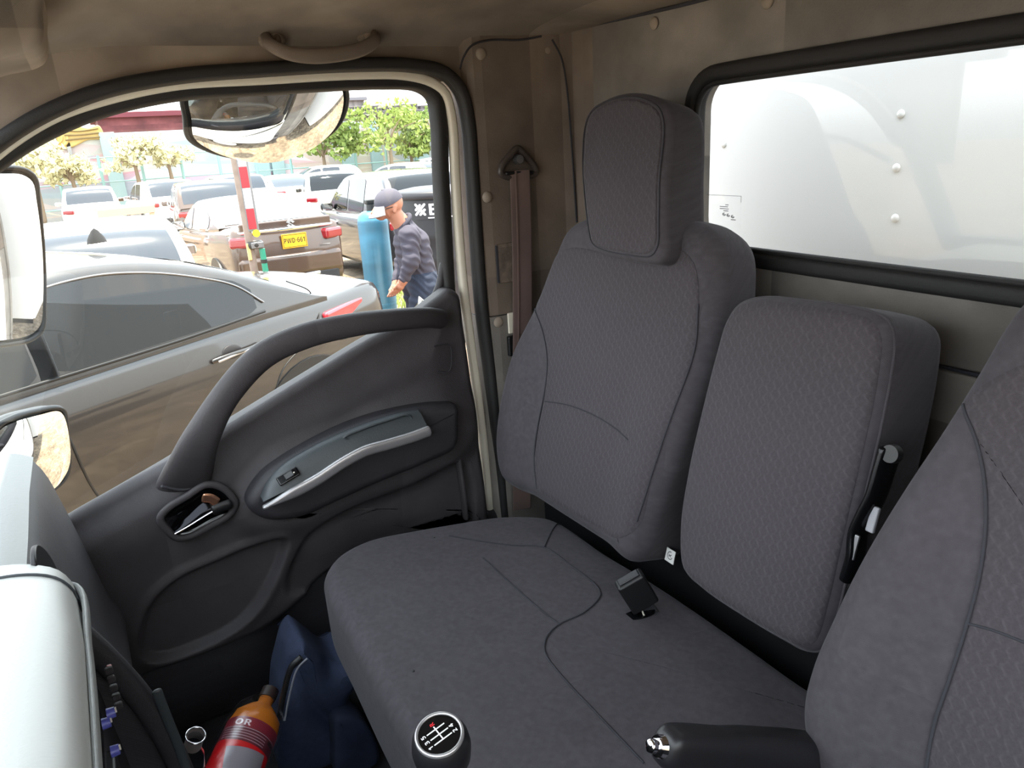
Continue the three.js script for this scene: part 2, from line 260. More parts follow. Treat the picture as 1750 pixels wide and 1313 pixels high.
// ---------------------------------------------------------------- passenger door
const door = struct('door_1', null);
door.userData.label = 'passenger door with a dark moulded trim panel and a sloping window sill';
const XT = 1.497;
const beltPx = [[40, 950], [110, 902], [200, 850], [285, 800], [370, 746], [470, 684], [560, 629], [640, 581], [700, 551], [738, 522], [772, 496]];
{
  const dz = (px, py, x = XT) => { const p = atX(px, py, x); return [p.z, p.y]; };
  const belt = beltPx.map(([x, y]) => dz(x, y));
  const o = outline([...spaced(belt.map((p) => V(p[0], p[1], 0)), 40).map((p) => [p.x, p.y]), dz(790, 505), dz(799, 560), dz(812, 650), dz(823, 740), dz(834, 850), dz(838, 930), [0.665, 0.98], [0.62, 0.962], [0.42, 0.957], [0.31, 0.948], [0.245, 0.912], [0.17, 0.873], [0.08, 0.858], [-0.1, 0.856], [-0.4, 0.858], [-0.47, 0.9], [-0.475, 1.05]], 300);
  const P1 = outline([[486, 922], [470, 985], [425, 1055], [360, 1098], [262, 1128], [240, 1100], [262, 1030], [305, 990], [370, 960], [430, 935]].map((p) => dz(...p)), 90);
  const P2 = outline([[792, 790], [700, 827], [600, 865], [545, 897], [510, 940], [492, 1012], [560, 1010], [700, 985], [800, 960], [812, 880]].map((p) => dz(...p)), 90);
  const ARM = outline([[415, 880], [470, 800], [600, 740], [720, 690], [795, 690], [800, 756], [700, 815], [600, 853], [520, 888], [450, 895]].map((p) => dz(...p)), 90);
  const sd = (P, x, y) => (inside(P, x, y) ? 1 : -1) * edgeDist(P, x, y);
  const front = (z, y) => {
    let w = 0; const a = sd(P1, z, y), b = sd(P2, z, y), c = sd(ARM, z, y);
    w -= 0.016 * smooth(-0.004, 0.010, a); w += 0.005 * smooth(-0.03, -0.008, a) * (1 - smooth(-0.006, 0.002, a));
    w -= 0.013 * smooth(-0.003, 0.008, b);
    w += 0.02 * smooth(-0.05, 0.01, c);
    let bd = 1; for (let i = 1; i < belt.length; i++) { const p = belt[i - 1], q = belt[i], dx = q[0] - p[0], dy = q[1] - p[1], t = clamp(((z - p[0]) * dx + (y - p[1]) * dy) / (dx * dx + dy * dy)); bd = Math.min(bd, Math.hypot(z - p[0] - t * dx, y - p[1] - t * dy)); }
    w -= 0.022 * (1 - smooth(0.004, 0.07, bd)) * smooth(0.12, -0.06, z); const be = edgeDist(o, z, y); w -= 0.012 * (1 - smooth(0.02, 0.11, be)) * smooth(1.0, 1.2, y);
    return w;
  };
  // panel frame: (z, y) outline, front towards the cabin (-x)
  const g = cushion(o, { depth: 0.07, roll: 0.018, front, rings: 74, centre: [0.18, 1.16] }).applyMatrix4(new THREE.Matrix4().makeBasis(V(0, 0, 1), V(0, 1, 0), V(-1, 0, 0))).translate(XT, 0, 0);
  part(door, 'trim_panel', g, MAT.trim);
  // embossed oblong near the rear edge and a clip on the lower edge
  part(door, 'embossed_line', tube([[742, 592], [768, 590], [772, 612], [768, 634], [748, 636]].map(([x, y]) => atX(x, y, XT - 0.0005)), 0.0016, 40), MAT.trimDark);
  part(door, 'rear_edge_strip', sweep([[782, 778], [790, 830], [796, 884]].map(([x, y]) => atX(x, y, 1.5)), 0.007, 0.012, V(1, 0, 0), { n: 20 }), MAT.trim);
  // outer skin, painted white, below the glass
  const sk = outline([...beltPx.slice(0, 9).map(([x, y]) => dz(x, y + 8, 1.66)), [0.66, 1.53], [0.67, 1.2], [0.66, 0.82], [0.3, 0.78], [-0.5, 0.78], [-0.5, 1.1]], 160);
  part(door, 'outer_skin', cushion(outline(sk.map((p) => [-p.x, p.y]), 160, true), { depth: 0.02, roll: 0.012, backRoll: 0.01, front: () => 0, rings: 6 }).applyMatrix4(new THREE.Matrix4().makeBasis(V(0, 0, -1), V(0, 1, 0), V(1, 0, 0))).translate(1.66, 0, 0), MAT.white);
}
// window frame, glass and seals
const sealPx = [[868, 960], [860, 880], [851, 780], [837, 640], [823, 530], [813, 400], [806, 290], [799, 205], [786, 155], [757, 124], [700, 112], [600, 111], [450, 119], [300, 131], [180, 154], [90, 188], [20, 228], [-60, 292], [-140, 380]];
const jambPx = [[838, 900], [826, 760], [806, 600], [793, 500], [784, 400], [778, 300], [772, 205], [760, 160], [736, 141], [690, 129], [600, 128], [450, 136], [300, 145], [180, 170], [95, 199], [25, 240], [-50, 300]];
const framePx = [[766, 520], [762, 460], [758, 390], [753, 300], [749, 205], [741, 165], [716, 145], [650, 140], [450, 149], [300, 159], [185, 183], [95, 217], [22, 258], [-40, 306], [-120, 390]];
part(door, 'door_seal', sweep(sealPx.map(([x, y]) => atX(x, y, 1.522)), 0.0135, 0.022, V(1, 0, 0), { n: 160, power: 0.8 }), MAT.rubber);
part(door, 'painted_jamb', sweep(jambPx.map(([x, y]) => atX(x, y, 1.545)), 0.0105, 0.012, V(1, 0, 0), { n: 150, power: 0.7 }), MAT.cream);
part(door, 'window_frame', sweep(framePx.map(([x, y]) => atX(x, y, 1.566)), 0.0155, 0.026, V(1, 0, 0), { n: 150, power: 0.7 }), MAT.rubber);
part(door, 'belt_seal', sweep(beltPx.slice(0, 9).map(([x, y]) => atX(x, y - 3, 1.54)), 0.005, 0.008, V(1, 0, 0), { n: 80 }), MAT.rubber);
part(door, 'frame_corner', sweep([[688, 566], [718, 545], [738, 520], [752, 488], [756, 450]].map(([x, y]) => atX(x, y, 1.562)), (t) => 0.006 + 0.006 * Math.sin(t * 3.1), 0.01, V(1, 0, 0), { n: 40 }), MAT.trimDark);
{
  const gl = [...framePx.map(([x, y]) => atX(x, y, 1.575)), ...beltPx.map(([x, y]) => atX(x, y, 1.575)).map((p) => p.add(V(0, -0.03, 0)))];
  const s = shapeOf(gl.map((p) => [p.z, p.y])); part(door, 'window_glass', new THREE.ShapeGeometry(s).applyMatrix4(new THREE.Matrix4().makeBasis(V(0, 0, 1), V(0, 1, 0), V(-1, 0, 0))).translate(1.577, 0, 0), M(0xe6ebe8, 0.01, { transmission: 1, thickness: 0, ior: 1.5 }));
}
{ // grab handle bar that rises from the sill and sweeps back to the door edge
  const px = [[306, 850, 1.56], [322, 806, 1.49], [346, 745, 1.452], [392, 668, 1.44], [450, 608, 1.438], [520, 575, 1.438], [600, 556, 1.44], [680, 546, 1.447], [728, 543, 1.462], [752, 545, 1.49]];
  const W = (t) => t < 0.4 ? lerp(0.054, 0.0265, smooth(0, 0.38, t)) : lerp(0.0265, 0.0225, smooth(0.4, 1, t));
  part(door, 'grab_handle', sweep(px.map(([x, y, X]) => atX(x, y, X)), W, (t) => 0.019, V(1, 0, 0), { n: 80, k: 24, power: 0.85 }), MAT.trim);
  part(door, 'handle_socket', sweep([[278, 832], [320, 836], [362, 806]].map(([x, y]) => atX(x, y, 1.497)), 0.004, 0.004, V(1, 0, 0), { n: 24 }), MAT.trimDark);
}
{ // armrest: dark body, grey top plate with switch and pull cup, silver lower band
  const armP = [[424, 866], [446, 826], [480, 797], [560, 752], [640, 719], [712, 700], [760, 694], [786, 697], [789, 725], [783, 768], [730, 797], [650, 830], [580, 862], [520, 888], [470, 895], [440, 886]];
  const o = outline(armP.map(([x, y]) => { const p = atX(x, y, 1.44); return [p.z, p.y]; }), 140);
  part(door, 'armrest', cushion(o, { depth: 0.075, roll: 0.022, front: (z, y) => 0.0, rings: 14 }).applyMatrix4(new THREE.Matrix4().makeBasis(V(0, 0, 1), V(0, 1, 0), V(-1, 0, 0))).translate(1.442, 0, 0), MAT.trimDark);
  const A = [[446, 850], [458, 826], [484, 798], [530, 769], [585, 742], [640, 721], [690, 706], [716, 702]], B = [[450, 858], [490, 838], [540, 811], [586, 781], [622, 762], [660, 751], [700, 739], [730, 728]];
  const up = A.map(([x, y]) => atX(x, y, 1.434)), lo = B.map(([x, y]) => atX(x, y, 1.414)), dn = lo.map((p) => p.clone().add(V(0.004, -0.018, 0)));
  const plate = part(door, 'armrest_plate', railGeo([up.map((p) => p.clone().add(V(0.02, -0.004, 0))), up, lo], 50, false, 2), MAT.greyPlastic);
  part(door, 'silver_band', sweep(B.map(([x, y]) => atX(x + 2, y + 9, 1.407)), (t) => 0.004 + 0.0085 * smooth(0, 0.2, t), 0.007, V(1, 0, 0), { n: 60, power: 0.75 }), MAT.silver, 'satin silver band');
  const cup = [[588, 748], [620, 733], [664, 718], [696, 709], [703, 714], [692, 727], [650, 741], [612, 752]].map(([x, y]) => atX(x, y, 1.427));
  part(door, 'pull_cup', railGeo([cup.slice(0, 4), [cup[7], cup[6], cup[5], cup[4]].map((p, i) => lerp3(cup[i], p, 0.5).add(V(0.012, -0.006, 0))), [cup[7], cup[6], cup[5], cup[4]]], 24, false, 3).translate(-0.002, 0.002, 0), M(0x26343a, 0.4));
  part(door, 'cup_rim', sweep(cup, 0.0028, 0.003, V(1, 0, 0), { n: 70, closed: true }), MAT.greyPlastic);
  const sp = atX(493, 815, 1.421), dir = atX(508, 804, 1.42).sub(atX(478, 822, 1.422)).normalize(), nrm = V(-0.75, 0.66, 0), side = V(0, 0, 0).crossVectors(dir, nrm).normalize(), n2 = V(0, 0, 0).crossVectors(side, dir);
  const bm = new THREE.Matrix4().makeBasis(dir, n2, side).setPosition(sp);
  const sw = part(door, 'window_switch', box(0.046, 0.008, 0.02, 0, 0.002, 0, 0.003).applyMatrix4(bm), MAT.gloss);
  part(sw, 'rocker', box(0.02, 0.006, 0.013, 0.004, 0.007, 0, 0.002).rotateZ(0.15).applyMatrix4(bm), MAT.black);
  part(sw, 'switch_mark', box(0.006, 0.0006, 0.0025, 0.012, 0.0105, 0.001).applyMatrix4(bm), MAT.cream);
}
function lerp3(a, b, t) { return a.clone().lerp(b, t); }
{ // release handle in its bezel
  const bz = [[274, 886], [288, 868], [320, 848], [352, 829], [376, 832], [396, 848], [402, 862], [392, 880], [358, 900], [322, 918], [302, 919], [286, 906]];
  const P = bz.map(([x, y]) => atX(x, y, 1.482));
  const dish = outline(P.map((p) => [p.z, p.y]), 110);
  part(door, 'release_dish', cushion(dish, { depth: 0.02, roll: 0.004, front: (z, y) => -0.012 * smooth(0, 0.03, edgeDist(dish, z, y)), rings: 10 }).applyMatrix4(new THREE.Matrix4().makeBasis(V(0, 0, 1), V(0, 1, 0), V(-1, 0, 0))).translate(1.482, 0, 0), MAT.gloss);
  part(door, 'release_bezel', sweep(P, 0.0075, 0.006, V(1, 0, 0), { n: 120, closed: true }), MAT.trim);
  const hd = part(door, 'release_handle', railGeo([[[296, 905], [320, 884], [350, 858], [378, 852]], [[300, 912], [330, 893], [358, 876], [386, 866]], [[302, 915], [330, 904], [362, 886], [390, 876]]].map((r, i) => r.map(([x, y]) => atX(x, y, [1.48, 1.469, 1.48][i]))), 30, false, 4), M(0x1d1d20, 0.12, { metalness: 0.9 }));
  part(hd, 'chrome_edge', tube([[299, 913], [322, 900], [346, 885], [366, 873]].map(([x, y]) => atX(x, y, 1.4675)), 0.0022, 24), MAT.chrome);
  part(hd, 'handle_tip', sweep([[366, 872], [380, 866], [392, 862]].map(([x, y]) => atX(x, y, 1.47)), 0.011, 0.006, V(1, 0, 0), { n: 16 }), MAT.black);
  part(door, 'lock_tab', sweep([[348, 851], [360, 852], [370, 858]].map(([x, y]) => atX(x, y, 1.473)), 0.010, 0.004, V(1, 0, 0), { n: 16, power: 0.6 }), M(0xd9a183, 0.15, { metalness: 0.9 }), 'coppery lock tab');
}
// ---------------------------------------------------------------- seats
function seatFrame(name, label, O, tilt, group) {
  const t = thing(name, label, 'seat', O, 0, group), s = Math.sin(tilt), c = Math.cos(tilt);
  t.quaternion.setFromRotationMatrix(new THREE.Matrix4().makeBasis(V(-1, 0, 0), V(0, c, s), V(0, s, -c)));
  t.updateWorldMatrix(true, false);
  const inv = t.matrixWorld.clone().invert();
  t.hit = (px, py, w = 0) => { const r = ray(px, py).transformDirection(inv), e = EYE.clone().applyMatrix4(inv); const k = (w - e.z) / r.z; return [e.x + r.x * k, e.y + r.y * k]; };
  return t;
}
const H = (s, l, w = 0) => l.map(([x, y]) => s.hit(x, y, w));
{ // passenger backrest with a fixed tall headrest
  const s = seatFrame('passenger_backrest', 'grey cloth passenger backrest with a tall built-in headrest, beside the door pillar', [1.12, 1.08, 0.70], 0.25);
  const body = H(s, [[862, 815], [852, 760], [858, 690], [880, 600], [912, 515], [945, 430], [968, 385], [1010, 366], [1080, 362], [1150, 368], [1192, 384], [1216, 420], [1218, 500], [1206, 590], [1184, 690], [1150, 800], [1118, 890], [1100, 945], [1082, 962], [1040, 935], [985, 897], [920, 856], [880, 835]]);
  const o = outline(body, 170), c = polyInfo(o);
  const hB = s.hit(1060, 420)[1];
  const front = (u, v) => 0.012 * Math.cos(clamp((u - c.x) / 0.3, -1, 1) * 1.4) + 0.018 * Math.exp(-Math.pow((v - 0.16) / 0.13, 2)) * (1 - Math.pow(clamp(Math.abs(u - c.x) / 0.24), 2)) + 0.02 * smooth(0.12, 0.235, Math.abs(u - c.x)) * smooth(0.5, 0.3, v);
  const R = 0.042;
  part(s, 'cushion', cushion(o, { depth: 0.125, roll: R, backRoll: 0.04, front, rings: 26 }), MAT.seat);
  const surf = surfOf(o, R, front);
  const ins = H(s, [[952, 440], [985, 425], [1080, 440], [1160, 425], [1190, 450], [1196, 520], [1186, 610], [1160, 720], [1128, 820], [1100, 905], [1075, 918], [1020, 890], [960, 852], [932, 830], [936, 740], [944, 650], [940, 590], [928, 550], [920, 525], [935, 480]]);
  part(s, 'ribbed_panel', facing(ins, surf), MAT.ribbed, 'ribbed cloth centre panel');
  part(s, 'seam', seamGeo(H(s, [[920, 528], [936, 565], [944, 610], [943, 660], [936, 720], [931, 780], [934, 835]]), surf, 0.0018, 0.002), MAT.seam);
  part(s, 'seam', seamGeo(H(s, [[1196, 520], [1188, 600], [1160, 715], [1130, 810], [1104, 890]]), surf, 0.0016, 0.002), MAT.seam);
  part(s, 'seam', seamGeo(H(s, [[944, 686], [990, 694], [1040, 716], [1090, 752]]), surf, 0.0014, 0.002), MAT.seam);
  // headrest: rounded block standing forward of the backrest, its front slightly domed, with a side gusset
  const hp = H(s, [[989, 205], [1000, 182], [1025, 165], [1065, 155], [1105, 160], [1130, 176], [1137, 205], [1136, 300], [1136, 380], [1134, 434], [1122, 449], [1070, 446], [1030, 436], [1012, 424], [1004, 395], [994, 330], [987, 270]], 0.045);
  const ho = outline(hp, 130), hc = polyInfo(ho);
  const hf = (u, v) => 0.045 + 0.008 * Math.cos(clamp((u - hc.x) / 0.1, -1, 1) * 1.3) - 0.010 * smooth(0.70, 0.82, v) - 0.018 * smooth(0.56, 0.46, v);
  const hr = part(s, 'headrest', cushion(ho, { depth: 0.06, roll: 0.018, backRoll: 0.025, front: hf, rings: 16 }), MAT.seat);
  const hs = surfOf(ho, 0.018, hf);
  part(hr, 'ribbed_panel', facing(hp.map(([u, v]) => [lerp(hc.x, u, 0.86), lerp(hc.y, v, 0.9)]), hs, 0.001), MAT.ribbed);
  part(hr, 'seam', tube(spaced(hp.map(([u, v]) => { const a = lerp(hc.x, u, 0.9), b = lerp(hc.y, v, 0.93); return V(a, b, hs(a, b) + 0.001); }), 60, true), 0.0014, 120, true, 6), MAT.seam);
  const tg = s.hit(1149, 950, -0.055);
  part(s, 'care_tag', box(0.022, 0.024, 0.0015, tg[0], tg[1], -0.05).rotateX(0.0), M(0xdedddb, 0.7, { map: labelTex() }), 'small white printed tag');
}
function labelTex() { const cv = document.createElement('canvas'); cv.width = cv.height = 64; const c = cv.getContext('2d'); c.fillStyle = '#efefee'; c.fillRect(0, 0, 64, 64); c.strokeStyle = '#555'; c.lineWidth = 4; c.beginPath(); c.arc(32, 30, 18, 0.3, 5); c.stroke(); c.beginPath(); c.moveTo(22, 26); c.lineTo(40, 36); c.moveTo(22, 36); c.lineTo(42, 24); c.stroke(); const t = new THREE.CanvasTexture(cv); t.colorSpace = THREE.SRGBColorSpace; return t; }
{ // narrow middle backrest
  const s = seatFrame('middle_backrest', 'narrow grey ribbed middle backrest without headrest, below the rear window', [0.66, 1.08, 0.695], 0.25);
  const body = H(s, [[1166, 975], [1160, 900], [1175, 800], [1200, 690], [1222, 600], [1238, 545], [1258, 518], [1300, 506], [1380, 512], [1460, 524], [1508, 540], [1524, 565], [1522, 620], [1505, 720], [1480, 830], [1452, 950], [1425, 1060], [1405, 1112], [1380, 1118], [1330, 1092], [1260, 1048], [1200, 1008]]);
  const o = outline(body, 150), c = polyInfo(o), front = (u, v) => 0.012 * Math.cos(clamp((u - c.x) / 0.16, -1, 1) * 1.4) + 0.008 * Math.cos(clamp((v - c.y) / 0.3, -1, 1) * 1.4);
  part(s, 'cushion', cushion(o, { depth: 0.13, roll: 0.028, backRoll: 0.03, front, rings: 22 }), MAT.seat);
  const surf = surfOf(o, 0.028, front);
  part(s, 'ribbed_panel', facing(body.map(([u, v]) => [lerp(c.x, u, 0.93), lerp(c.y, v, 0.965)]), surf, 0.0012), MAT.ribbed, 'ribbed cloth facing');
  part(s, 'piping', tube(o.filter((_, i) => i % 3 === 0).map((p) => V(lerp(c.x, p.x, 0.985), lerp(c.y, p.y, 0.993), surf(lerp(c.x, p.x, 0.985), lerp(c.y, p.y, 0.993)) - 0.001)), 0.0024, 160, true, 6), MAT.seat);
  // folding hinge bracket on its driver's side
  const hp = [[1522, 770], [1512, 800], [1496, 850], [1478, 885], [1466, 912], [1462, 950], [1450, 990]].map(([x, y]) => s.hit(x, y, 0.004));
  const br = part(s, 'hinge_bracket', sweep(hp.map((p) => V(p[0], p[1], 0.004)), (t) => 0.017 - 0.004 * t, 0.006, V(1, 0, 0.25), { n: 40, power: 0.7 }), M(0x17171a, 0.22, { metalness: 0.6 }));
  part(br, 'pivot_bolt', new THREE.CylinderGeometry(0.011, 0.012, 0.01, 20).rotateX(Math.PI / 2).translate(s.hit(1524, 776, 0.012)[0], s.hit(1524, 776, 0.012)[1], 0.012), MAT.black);
  const wp = s.hit(1492, 888, 0.004); part(br, 'pale_clip', box(0.011, 0.034, 0.006, wp[0], wp[1], 0.004, 0.002), M(0x9a9aa0, 0.5));
  const wq = s.hit(1459, 935, 0.012); part(br, 'bright_edge', box(0.010, 0.034, 0.004, wq[0], wq[1], 0.012, 0.0015).rotateZ(0), MAT.steel);
}
{ // driver's backrest: only its left side is in the picture
  const s = seatFrame('driver_backrest', 'grey cloth backrest of the driver seat at the right edge, beside the parking brake', [0.18, 1.05, 0.60], 0.26);
  const L = H(s, [[1420, 1330], [1392, 1262], [1386, 1200], [1402, 1130], [1440, 1040], [1490, 930], [1545, 820], [1600, 720], [1650, 630], [1692, 555], [1724, 512], [1765, 484]]);
  const cxl = L[2][0] + 0.245, mirror = [...L].reverse().map(([u, v]) => [2 * cxl - u, v]);
  const low = Math.min(...L.map((p) => p[1]));
  const body = [...L, [cxl - 0.09, L[11][1] + 0.02], [cxl, L[11][1] + 0.03], [cxl + 0.09, L[11][1] + 0.02], ...mirror, [cxl + 0.12, low - 0.05], [cxl, low - 0.06], [cxl - 0.12, low - 0.05]];
  const o = outline(body, 190), front = (u, v) => 0.03 * smooth(0.09, 0.2, Math.abs(u - cxl)) * smooth(0.62, 0.3, v) + 0.012 * Math.cos(clamp((v - 0.2) / 0.3, -1, 1) * 1.4);
  part(s, 'cushion', cushion(o, { depth: 0.13, roll: 0.045, backRoll: 0.04, front, rings: 26 }), MAT.seat);
  const surf = surfOf(o, 0.045, front), k = 0.012;
  const SL = H(s, [[1622, 690], [1650, 735], [1668, 800], [1675, 880], [1668, 970], [1648, 1060], [1618, 1160], [1592, 1240], [1575, 1330]], 0.02);
  part(s, 'ribbed_panel', facing([...SL, [cxl, low - 0.02], ...[...SL].reverse().map(([u, v]) => [2 * cxl - u, v]), [cxl + 0.05, SL[0][1] + 0.10], [cxl - 0.05, SL[0][1] + 0.10]], surf, 0.0016), MAT.ribbed, 'ribbed cloth centre panel');
  part(s, 'seam', seamGeo(SL, surf, 0.0019, 0.002), MAT.seam);
  part(s, 'seam', seamGeo(H(s, [[1648, 1068], [1690, 1080], [1750, 1104], [1800, 1130]], 0.02), surf, 0.0015, 0.002), MAT.seam);
  part(s, 'headrest', cushion(outline([[cxl - 0.1, 0.69], [cxl - 0.11, 0.78], [cxl - 0.08, 0.86], [cxl, 0.88], [cxl + 0.08, 0.86], [cxl + 0.11, 0.78], [cxl + 0.1, 0.69]], 80), { depth: 0.09, roll: 0.03, rings: 10 }), MAT.seat);
  part(s, 'lower_cushion', box(0.4, 0.12, 0.34, cxl + 0.02, -0.12, 0.12, 0.05), MAT.seat);
}
{ // bench cushion under the passenger and middle backrests
  const Y = 1.095, s = thing('bench_cushion', 'wide grey cloth bench cushion with stitched panels in front of both backrests', 'seat', [0, Y, 0]);
  s.quaternion.setFromRotationMatrix(new THREE.Matrix4().makeBasis(V(1, 0, 0), V(0, 0, -1), V(0, 1, 0))); s.updateWorldMatrix(true, false);
  const h = (l, up = 0) => l.map(([px, py]) => { const p = atY(px, py, Y + up); return [p.x, -p.z]; });
  const body = h([[556, 1012], [553, 985], [575, 955], [625, 928], [700, 908], [770, 893], [850, 878], [930, 872], [960, 880], [1040, 932], [1110, 972], [1180, 1016], [1290, 1090], [1390, 1158]]);
  const fr = h([[700, 1292]])[0], xr = 0.47;
  body.push([xr, -0.80], [xr - 0.02, -0.7], [xr - 0.02, -0.4], [xr, fr[1] - 0.03], [xr + 0.04, fr[1] + 0.005], [0.62, fr[1] + 0.008], fr, h([[640, 1180]])[0], h([[590, 1080]])[0]);
  const o = outline(body, 220), front = (u, v) => { const z = -v; return 0.02 * smooth(0.5, 0.25, z) * 0.4 + 0.010 * Math.exp(-Math.pow((z - 0.4) / 0.2, 2)) - 0.012 * smooth(0.62, 0.78, z); };
  part(s, 'cushion', cushion(o, { depth: 0.15, roll: 0.032, backRoll: 0.03, front, rings: 34 }), MAT.seat);
  const surf = surfOf(o, 0.032, front), S = (l, r = 0.0013) => part(s, 'seam', seamGeo(h(l), surf, r, 0.0012), MAT.seam);
  S([[768, 922], [820, 930], [880, 936], [928, 937], [975, 968], [1026, 1014], [1000, 1050], [955, 1074], [934, 1098], [932, 1125], [960, 1165], [1020, 1230], [1100, 1315]], 0.0014);
  S([[958, 882], [945, 900], [930, 937]]); S([[826, 960], [880, 1010], [940, 1062], [958, 1074]], 0.0012);
  const c = atY(1088, 1046, Y + 0.006), d = atY(1132, 1028, Y).sub(atY(1048, 1056, Y)).normalize();
  const sl = part(s, 'buckle_slot', cushion(outline(Array.from({ length: 24 }, (_, i) => { const a = i / 24 * Math.PI * 2, u = 0.036 * Math.cos(a), v = 0.013 * Math.sin(a); return [c.x + d.x * u + d.z * v, -c.z - d.z * u + d.x * v]; }), 60), { depth: 0.01, roll: 0.002, backRoll: 0.002, front: () => front(c.x, -c.z) + 0.0015, rings: 4 }), MAT.gloss);
  for (const [px, py] of [[707, 1154], [742, 920]]) { const p = atY(px, py, Y + 0.008); part(s, 'lint_speck', new THREE.SphereGeometry(0.0022, 8, 6).scale(1.4, 0.9, 0.5).translate(p.x, -p.z, surf(p.x, -p.z) + 0.001), MAT.black); }
  part(s, 'seat_base', box(0.9, 0.46, 0.28, 0.95, -0.60, -0.27, 0.03), MAT.trimDark);
  part(s, 'rear_rail', box(0.98, 0.06, 0.42, 0.96, -0.885, -0.19, 0.01), MAT.black);
}
{ // buckle standing in the slot of the bench, leaning forward
  const b = atY(1106, 1040, 1.098);
  const t = thing('seat_belt_buckle', 'black seat belt buckle standing up out of the bench cushion', 'buckle', [b.x, b.y, b.z]);
  const up = V(0.10, 0.86, -0.42).normalize(), fw = V(-0.70, 0.42, -0.5), sd = V(0, 0, 0).crossVectors(up, fw).normalize(), f2 = V(0, 0, 0).crossVectors(sd, up);
  t.quaternion.setFromRotationMatrix(new THREE.Matrix4().makeBasis(sd, up, f2));
  part(t, 'buckle_body', box(0.05, 0.066, 0.026, 0, 0.043, 0, 0.005), MAT.black);
  part(t, 'release_button', box(0.038, 0.004, 0.016, 0, 0.077, 0, 0.0018), M(0x222226, 0.4));
  part(t, 'stalk', box(0.028, 0.04, 0.006, 0, -0.004, 0, 0.002), MAT.trimDark);
  part(t, 'wire_end', tube([V(-0.008, -0.006, 0.012), V(-0.01, 0.004, 0.014), V(-0.009, 0.012, 0.0135)], 0.0014, 10), MAT.cream);
}
{ // passenger seat belt: guide loop on the pillar and webbing hanging to the retractor
  const t = thing('seat_belt', 'brownish seat belt hanging from a dark guide on the pillar', 'seat belt', [1.47, 1.0, 0.86]);
  const L = (p) => local(t, p);
  const tri = [[884, 254], [898, 266], [912, 282], [916, 294], [908, 300], [890, 302], [866, 302], [856, 296], [858, 284], [870, 268]].map(([x, y]) => L(atX(x, y, 1.483)));
  const g = part(t, 'belt_guide', sweep(tri, 0.0075, 0.007, V(1, 0, 0), { n: 90, closed: true }), M(0x3b332f, 0.45));
  part(g, 'guide_plate', cushion(outline(tri.map((p) => [p.z, p.y]), 60), { depth: 0.006, roll: 0.002, backRoll: 0.001, rings: 6 }).applyMatrix4(new THREE.Matrix4().makeBasis(V(0, 0, 1), V(0, 1, 0), V(-1, 0, 0))).translate(tri[0].x + 0.006, 0, 0), M(0x4a413b, 0.6));
  const bo = L(atX(886, 272, 1.478)); part(g, 'bolt', new THREE.CylinderGeometry(0.009, 0.011, 0.016, 20).rotateZ(Math.PI / 2).translate(bo.x, bo.y, bo.z), MAT.steel);
  part(g, 'belt_slot', sweep([[866, 297], [888, 294], [910, 295]].map(([x, y]) => L(atX(x, y, 1.477))), 0.004, 0.005, V(1, 0, 0), { n: 16 }), MAT.black);
  const path = [[888, 292, 1.474], [890, 340, 1.476], [892, 420, 1.476], [893, 500, 1.474], [893, 570, 1.47], [892, 640, 1.47], [892, 740, 1.47], [892, 870, 1.47]].map(([x, y, X]) => L(atX(x, y, X)));
  part(t, 'webbing', sweep(path, 0.0245, 0.0016, V(1, 0, 0.15), { n: 60, power: 0.6 }), M(0x6d5954, 0.85, { map: dustCol, bumpMap: weaveBump, bumpScale: 0.0006 }));
  for (const o of [-0.011, 0.011]) part(t, 'woven_stripe', sweep(path.slice(0, 6).map((p) => p.clone().add(V(-0.0016, 0, o))), 0.0028, 0.0008, V(1, 0, 0), { n: 50 }), M(0x62504b, 0.9));
  const sl = L(atX(876, 570, 1.487)); part(t, 'tongue', box(0.012, 0.05, 0.03, sl.x, sl.y - 0.03, sl.z, 0.004), MAT.black);
  const pl = L(atX(874, 545, 1.494)); part(t, 'retractor_plate', box(0.006, 0.05, 0.02, pl.x, pl.y - 0.01, pl.z, 0.002), MAT.cream);
}
{ // roof grab handle over the door
  const t = thing('roof_grab_handle', 'beige grab handle on the headlining above the passenger window', 'handle', [1.49, 2.06, 0.46]);
  const L = (p) => local(t, p);
  const px = [[455, 63, 1.505], [462, 76, 1.475], [490, 90, 1.462], [530, 96, 1.458], [575, 93, 1.458], [615, 85, 1.462], [640, 70, 1.475], [640, 60, 1.505]].map(([x, y, X]) => L(atX(x, y, X)));
  part(t, 'grip', sweep(px, (t2) => 0.0105 + 0.003 * Math.sin(t2 * Math.PI), 0.0105, V(1, 0, 0), { n: 70, k: 20 }), MAT.pillar);
  for (const [x, y] of [[468, 72], [634, 64]]) { const p = L(atX(x, y, 1.5)), m = part(t, 'mount', new THREE.SphereGeometry(0.022, 24, 14).scale(0.8, 0.8, 1.15).translate(p.x + 0.012, p.y + 0.004, p.z), MAT.liner); const q = L(atX(x + 6, y - 3, 1.482)); part(m, 'screw_recess', new THREE.SphereGeometry(0.009, 16, 10).scale(0.5, 1.2, 0.8).translate(q.x, q.y, q.z), M(0x4a3c30, 0.8)); }
}
